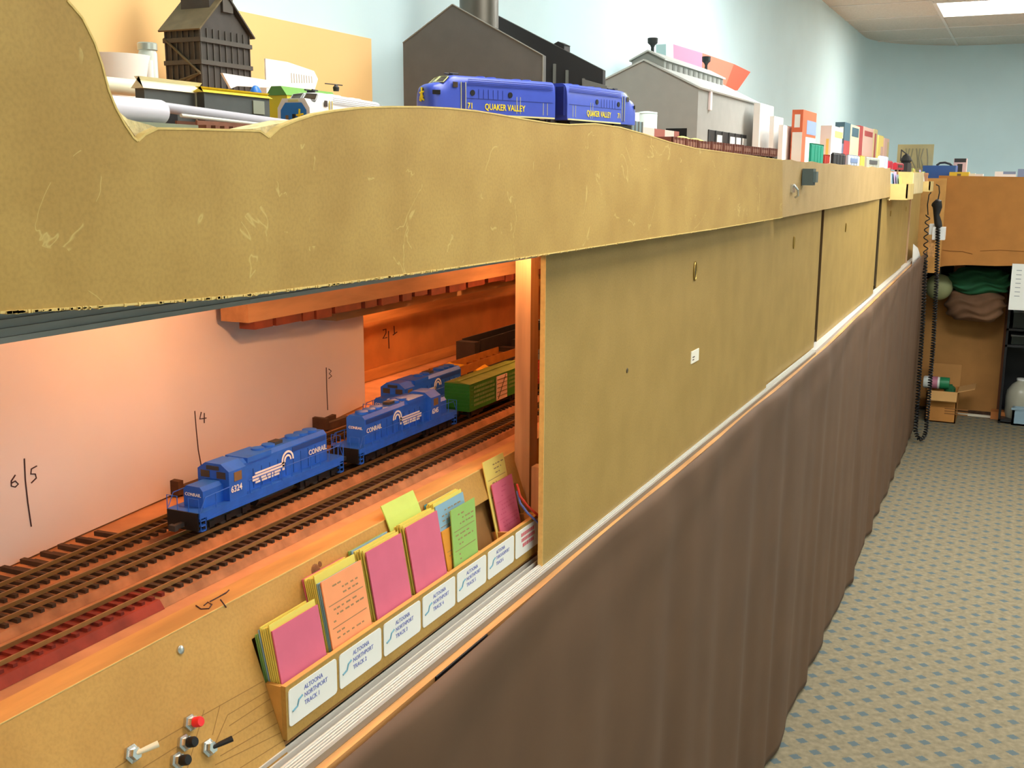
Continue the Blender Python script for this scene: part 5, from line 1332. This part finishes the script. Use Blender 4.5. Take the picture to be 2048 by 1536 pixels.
# things under the far leg
yb1 = 6.62
pa = at_y(1860, 603, yb1); pb = at_y(2010, 598, yb1)
cs = thing('cardboard_sheet', 'tall tan cardboard sheet standing under the far layout leg', 'cardboard', ((pa[0]+pb[0])/2, yb1, 0))
MB().box(at_y(1830, 700, yb1)[0], at_y(2007, 700, yb1)[0], yb1, yb1+.012, .02, at_y(1930, 560, yb1)[2]).build('sheet', M_cardb2, cs)
MB().box(at_y(1830, 700, yb1)[0], at_y(2009, 700, yb1)[0], yb1-.004, yb1+.016, .0005, .02).build('foot_strip', M_oldwood, cs)
MB().box(at_y(2004, 700, yb1)[0], at_y(2010, 700, yb1)[0], yb1-.004, yb1+.016, .02, at_y(1930, 560, yb1)[2]).build('side_strip', mat('reddish strip', (110, 66, 40), .8), cs)
# bundled cloths
def cloth(name, label, pxs, Y, depth, material, seed):
    (xa, ya), (xb, yb_) = pxs; A = at_y(xa, ya, Y); B = at_y(xb, yb_, Y); random.seed(seed)
    cx, cz = (A[0]+B[0])/2, (A[2]+B[2])/2; rx, rz_ = abs(B[0]-A[0])/2, abs(A[2]-B[2])/2
    def fn(u, v):
        th = 2*math.pi*u; ph = math.pi*v
        s = 1+.05*math.sin(2*th+seed)+.06*math.sin(11*ph+1.0*math.cos(th)*3)
        sx = math.copysign(abs(math.cos(th))**.7, math.cos(th))
        x = cx+rx*sx*math.sin(ph)**.6*s; z = cz+rz_*math.cos(ph)-.35*rz_*(1-abs((x-cx)/rx)**2)*max(0, -math.cos(ph))*0
        z += .014*math.sin(5*(x-cx)/rx+2*(z-cz)/rz_+seed)*math.sin(ph)
        return (x, Y+depth*math.sin(th)*math.sin(ph)**.7*s, z)
    return single(name, MB().grid(fn, 72, 48), material, label, 'cloth', smooth=True)
cloth('cloth_bundle', 'dark green cloth bundle hanging under the cardboard fascia', ((1898, 532), (2016, 592)), 6.45, .10, mat('dark green cloth', (34, 92, 58), .85, .3, 8), 1)
cloth('cloth_bundle', 'brown sagging cloth bundle below the green one, against the tan sheet', ((1892, 572), (2010, 646)), 6.47, .09, mat('brown cloth', (128, 92, 66), .85, .3, 8), 4)
p = at_y(1878, 574, 6.40)
bl = thing('green_ball', 'pale green round paper shade half hidden behind the hanging cord', 'ball', (p[0], 6.40, p[2]-.08))
MB().sphere(tuple(p), abs(at_y(1906, 574, 6.4)[0]-p[0]), 24, 16).build('shell', mat('pale green ball', (150, 152, 108), .7), bl, True)
MB().tube([tuple(p+np.array([0, 0, .07])), (p[0], p[1], 1.28)], .004, 6).build('hanging_string', M_dark, bl)
# shelf unit with dark boxes at the right edge
sx0 = at_y(2009, 700, 6.42)[0]
su = thing('shelf_unit', 'black shelf unit with dark trays at the right edge', 'shelf', (sx0+.3, 6.55, 0))
for q_ in (0, .6): MB().box(sx0+q_, sx0+q_+.012, 6.42, 6.75, .0005, 1.05).build('upright', M_black, su)
MB().box(sx0, sx0+.612, 6.75, 6.76, .0005, 1.05).build('back', M_black, su)
for z_ in (.012, .43, .52, .70, 1.04): MB().box(sx0, sx0+.612, 6.42, 6.75, z_, z_+.012).build('shelf_board', mat('dark grey shelf', (40, 42, 44), .35), su)
for k, (z_, h_) in enumerate(((.446, .06), (.536, .12), (.716, .16))):
    t = thing('storage_tray', 'dark glossy tray on the %s shelf of the black unit' % ['lower', 'middle', 'upper'][k], 'tray', (sx0+.2, 6.55, z_), 'dark trays on the black shelf unit')
    MB().box(sx0+.03, sx0+.40, 6.44, 6.70, z_-.0015, z_+h_*.7).build('tray_body', mat('glossy black plastic', (24, 34, 32), .25), t)
    MB().box(sx0+.026, sx0+.404, 6.436, 6.704, z_+h_*.7, z_+h_*.7+.008).build('tray_rim', mat('tray rim', (90, 96, 98), .3), t)
# white calendar hung in front
pa = at_y(2018, 527, 6.12); pb = at_y(2013, 619, 6.12)
ca = thing('wall_calendar', 'white hanging sheet with a blue block at the right edge', 'calendar', (pa[0]+.15, 6.12, pb[2]))
MB().box(pb[0]+.008, pb[0]+.36, 6.118, 6.122, pb[2], pa[2]).build('sheet', mat('white calendar sheet', (244, 246, 240), .5), ca)
MB().box(pb[0]+.085, pb[0]+.30, 6.1172, 6.118, pb[2]+.12, pa[2]-.04).build('blue_print', mat('blue print block', (110, 120, 205), .6), ca)
MB().box(pb[0]+.072, pb[0]+.30, 6.1160, 6.1172, pb[2]+.06, pb[2]+.12).build('white_block', M_wcard, ca)
for k in range(7): MB().box(pb[0]+.03, pb[0]+.055, 6.1174, 6.118, pb[2]+.07+k*.022, pb[2]+.074+k*.022).build('print_line', mat('grey print', (170, 175, 180), .7), ca)
# plastic jug and blue crate
pj = at_y(2044, 757, 6.53)
jg = thing('water_jug', 'translucent grey plastic jug on the floor at the right edge', 'jug', (pj[0], 6.53, .0245)); hj = pj[2]
rj = .075
MB().lathe([(rj*.92, .0245), (rj, .05), (rj, hj*.58), (rj*.93, hj*.72), (rj*.62, hj*.86), (rj*.34, hj*.93), (rj*.32, hj*.96)], (pj[0], 6.53, 0), 'z', 28).build('bottle', mat('cloudy plastic', (165, 162, 145), .25), jg, True)
MB().lathe([(rj*.36, hj*.96), (rj*.36, hj)], (pj[0], 6.53, 0), 'z', 20).build('cap', mat('white cap', (215, 215, 210), .4), jg, True)
pc = at_z(2022, 850, 0)
cr = thing('blue_crate', 'pale blue plastic crate on the carpet at the right edge', 'crate', (pc[0]+.15, pc[1]+.04, 0)); hc = at_y(2025, 815, pc[1])[2]
MB().box(pc[0], pc[0]+.012, pc[1], pc[1]+.05, .0005, hc).box(pc[0], pc[0]+.3, pc[1], pc[1]+.008, .0005, hc).box(pc[0], pc[0]+.3, pc[1]+.042, pc[1]+.05, .0005, hc).box(pc[0]+.29, pc[0]+.3, pc[1], pc[1]+.05, .0005, hc).box(pc[0], pc[0]+.3, pc[1], pc[1]+.05, .0005, .01).build('crate_body', mat('pale blue plastic', (140, 165, 180), .4), cr)
MB().box(pc[0]-.006, pc[0]+.306, pc[1]-.006, pc[1], hc-.012, hc).build('rim', MATS['pale blue plastic'], cr)
p = at_z(2000, 838, 0)
single('wood_offcut', MB().box(p[0]-.05, p[0]+.03, p[1]-.03, p[1]+.05, .0005, .045), mat('orange pine offcut', (190, 118, 60), .7), 'short pine offcut on the floor between the sheet and the jug', 'offcut')
# open cardboard box with bottles
YB = at_z(1885, 845, 0)[1]; xa = at_y(1852, 800, YB)[0]; xb = at_y(1914, 800, YB)[0]; hb = at_y(1900, 785, YB)[2]
ob = thing('open_carton', 'open cardboard box with spread flaps on the carpet beside the curtain end', 'box', ((xa+xb)/2, YB+.1, 0))
MB().box(xa, xb, YB, YB+.006, .0005, hb).box(xa, xb, YB+.2, YB+.206, .0005, hb).box(xa, xa+.006, YB, YB+.2, .0005, hb).box(xb-.006, xb, YB, YB+.2, .0005, hb).box(xa, xb, YB, YB+.2, .0005, .006).build('carton', M_cardb, ob)
pale = mat('pale inner cardboard', (206, 158, 98), .8)
MB().obox((xa+.01, YB, hb), (xb-xa-.01, 0, 0), (0, -.05, -.045), (0, -.003, .004)).build('flap', pale, ob)
MB().obox((xb, YB+.01, hb), (0, .18, 0), (.085, 0, -.03+.055), (0, 0, .004)).build('flap', pale, ob)
MB().obox((xa, YB+.206, hb), (xb-xa, 0, 0), (0, .03, .12), (0, .004, 0)).build('flap', M_cardb2, ob)
for k in range(3): MB().box(xa+.10, xa+.22, YB-.0008, YB, .05+k*.014, .056+k*.014).build('print_line', mat('carton print', (140, 92, 46), .8), ob)
pz = at_y(1875, 765, YB+.08)
bt = thing('spray_bottle', 'white and green bottle lying on top of the open cardboard box', 'bottle', (pz[0], YB+.08, hb))
xs_ = [at_y(a, 765, YB+.08)[0] for a in (1847, 1880, 1884, 1899)]; rr = .034
MB().lathe([(rr*.9, xs_[0]), (rr, xs_[0]+.006), (rr, xs_[1]-.006), (rr*.92, xs_[1])], (0, YB+.08, hb+rr+.001), 'x', 22).build('bottle_body', mat('white bottle', (226, 228, 222), .35), bt, True)
MB().lathe([(rr*1.0, xs_[1]), (rr*1.02, xs_[2]), (rr*.98, xs_[3])], (0, YB+.08, hb+rr+.001), 'x', 22).build('cap', mat('green cap', (40, 128, 82), .4), bt, True)
MB().lathe([(rr*1.01, xs_[0]+.04), (rr*1.01, xs_[0]+.075)], (0, YB+.08, hb+rr+.001), 'x', 22).build('label_band', mat('red blue label', (190, 120, 140), .5), bt, True)
single('green_bottle', MB().lathe([(.028, hb-.12), (.030, hb-.02), (.030, hb+.012), (.012, hb+.025), (.012, hb+.03)], (xb-.045, YB+.09, 0), 'z', 18), mat('green bottle', (38, 96, 62), .4), 'dark green bottle top in the right of the open cardboard box', 'bottle', smooth=True)
single('floor_strip', MB().box(xb, at_y(2015, 838, YB+.25)[0], YB+.245, YB+.262, .0005, .012), mat('white floor strip', (222, 214, 196), .6), 'pale strip on the carpet edge below the tan sheet', 'strip')

# ------------------------------------------------------------------ things on the far leg
DZ = 1.325
def far_box2(name, label, cat, px0, px1, yt, Y, depth, material, bands=(), z0=DZ+.0005):
    a = at_y(px0, yt, Y); c = at_y(px1, yt, Y)
    return box_thing(name, label, cat, (a[0], c[0], Y, Y+depth, z0, a[2]), material, None, bands)
mp_ = thing('map_board', 'tan mounted map with grey river lines standing behind the model crane', 'board', tuple(at_y(1830, 345, 6.5)))
A = at_y(1796, 289, 6.5); B = at_y(1864, 345, 6.5)
MB().box(A[0], B[0], 6.5, 6.508, B[2]-.02, A[2]).build('sheet', mat('map tan', (196, 188, 140), .7, .1, 10), mp_)
for k in range(7):
    q = at_y(1812+k*7, 297, 6.4992); q2 = at_y(1814+k*7+3*math.sin(k), 336, 6.4992); qm = at_y(1810+k*7+4*math.cos(2*k), 316, 6.4992)
    MB().tube([q, qm, q2], .0035, 5).build('river_line', mat('map grey', (150, 148, 122), .7), mp_)
MB().box(B[0]-.45, B[0], 6.51, 6.6, 1.20, B[2]-.005).build('stand', M_cardb2, mp_)
tb = far_box2('tool_box', 'blue tool box with a thin curved handle on the far leg', 'tool box', 1846, 1912, 331, 6.32, .18, mat('blue tool box', (45, 92, 168), .45))
q = [at_y(x, y, 6.40) for x, y in ((1873, 331), (1880, 326), (1890, 325), (1900, 328), (1906, 334))]
mb = MB(); mb.tube(q, .006, 8); mb.build('handle', M_dark, tb, True)
far_box2('black_white_box', 'black and white printed box standing behind the blue tool box', 'box', 1908, 1934, 317, 6.56, .08, mat('pinkish white box', (220, 196, 196), .5), [('f', .05, .95, .82, 1., M_dark), ('f', .3, .7, .35, .75, M_dark)])
far_box2('yellow_tray', 'flat yellow tray lying beside the blue tool box', 'tray', 1899, 1938, 344, 6.20, .12, mat('bright yellow tray', (232, 196, 50), .5), [('f', .4, .6, .2, .8, M_tan)])
far_box2('white_carton', 'low white carton with a blue top edge on the right of the far leg', 'box', 1990, 2032, 343, 6.25, .2, M_wbox, [('f', .4, 1, .7, 1, M_slb)])
far_box2('blue_packet', 'small blue grey packet at the right end of the far leg', 'packet', 2036, 2062, 338, 6.3, .12, M_slb)
for k, (a_, b_) in enumerate(((1938, 1950), (1950, 1966))):
    far_box2('paper_pad', ['cream paper pad right of the yellow tray', 'low white paper pad beside the cream one'][k], 'paper', a_, b_, 347+k, 6.19, .1, mat('paper pad %d' % k, ((240, 232, 205), (236, 230, 224))[k], .7))
single('lime_can', MB().lathe([(.03, DZ+.0005), (.03, DZ+.03), (.02, DZ+.045)], tuple(at_y(1842, 335, 6.28)*np.array([1, 1, 0])), 'z', 16), mat('lime green can', (130, 160, 60), .5), 'small lime green can left of the blue tool box', 'can', smooth=True)

# ================================================================== TELEPHONE HANDSET AND COILED CORD
YP = 5.75
ph = thing('telephone', 'black handset in a white wall holder by the cardboard fascia, with a long coiled cord', 'telephone', tuple(at_y(1868, 480, YP)))
p = lambda x, y, dy=0.: at_y(x, y, YP+dy)
mb = MB(); mb.tube([p(1869, 402), p(1873, 406), p(1875, 415), p(1873, 430), p(1876, 445), p(1878, 455)], [.016, .026, .022, .014, .018, .016], 12); hs = mb.build('handset', M_black, ph, True)
A = p(1859, 440); B = p(1872, 478); MB().box(A[0], B[0], YP+.02, YP+.06, B[2]+.02, A[2]-.02).build('holder', mat('white holder', (226, 228, 226), .4), ph)
A = p(1866, 454); B = p(1889, 480); MB().box(A[0], B[0], YP-.01, YP+.055, B[2], A[2]).build('wall_box', MATS['white holder'], ph)
A = p(1858, 478); B = p(1866, 515); MB().box(A[0], B[0], YP+.02, YP+.06, B[2], A[2]).build('mount_block', M_wood, ph)
def coil(path, r, turns, wr):
    pts_ = [np.array(q, float) for q in path]; seg = [np.linalg.norm(pts_[i+1]-pts_[i]) for i in range(len(pts_)-1)]; tot = sum(seg)
    out = []; n = turns*9
    for i in range(n+1):
        s = tot*i/n; k = 0
        while k < len(seg)-1 and s > seg[k]: s -= seg[k]; k += 1
        f = min(1, s/seg[k]); c = pts_[k]*(1-f)+pts_[k+1]*f; d = (pts_[k+1]-pts_[k])/seg[k]
        h = np.array([0, 1., 0]); u = np.cross(d, h); u /= np.linalg.norm(u); v = np.cross(d, u)
        a = 2*math.pi*turns*i/n; out.append(c+r*(u*math.cos(a)+v*math.sin(a)))
    return MB().tube(out, wr, 5)
down1 = [p(1876, 455, -.02), p(1873, 560, -.03), p(1867, 680, -.03), p(1858, 790, -.03), p(1852, 860, -.03), p(1848, 874, -.03), p(1842, 879, -.03), p(1836, 876, -.03), p(1831, 862, -.03)]
down2 = [p(1831, 862, -.03), p(1838, 760, -.03), p(1846, 640, -.03), p(1851, 520, -.02)]
down3 = [p(1851, 520, -.02), p(1852, 470, 0), p(1856, 430, .01)]
coil(down1, .0085, 84, .0038).build('coiled_cord', M_black, ph, True)
coil(down2, .0085, 58, .0038).build('coiled_cord', M_black, ph, True)
coil(down3, .010, 6, .003).build('coiled_cord', M_black, ph, True)
MB().tube([p(1856, 430, .01), p(1855, 410, .01), p(1858, 390, .01), p(1862, 385, .02)], .003, 6).build('lead_wire', M_black, ph, True)
MB().tube([p(1876, 400), p(1879, 385), p(1878, 372), p(1872, 369)], .003, 6).build('lead_wire', M_black, ph, True)
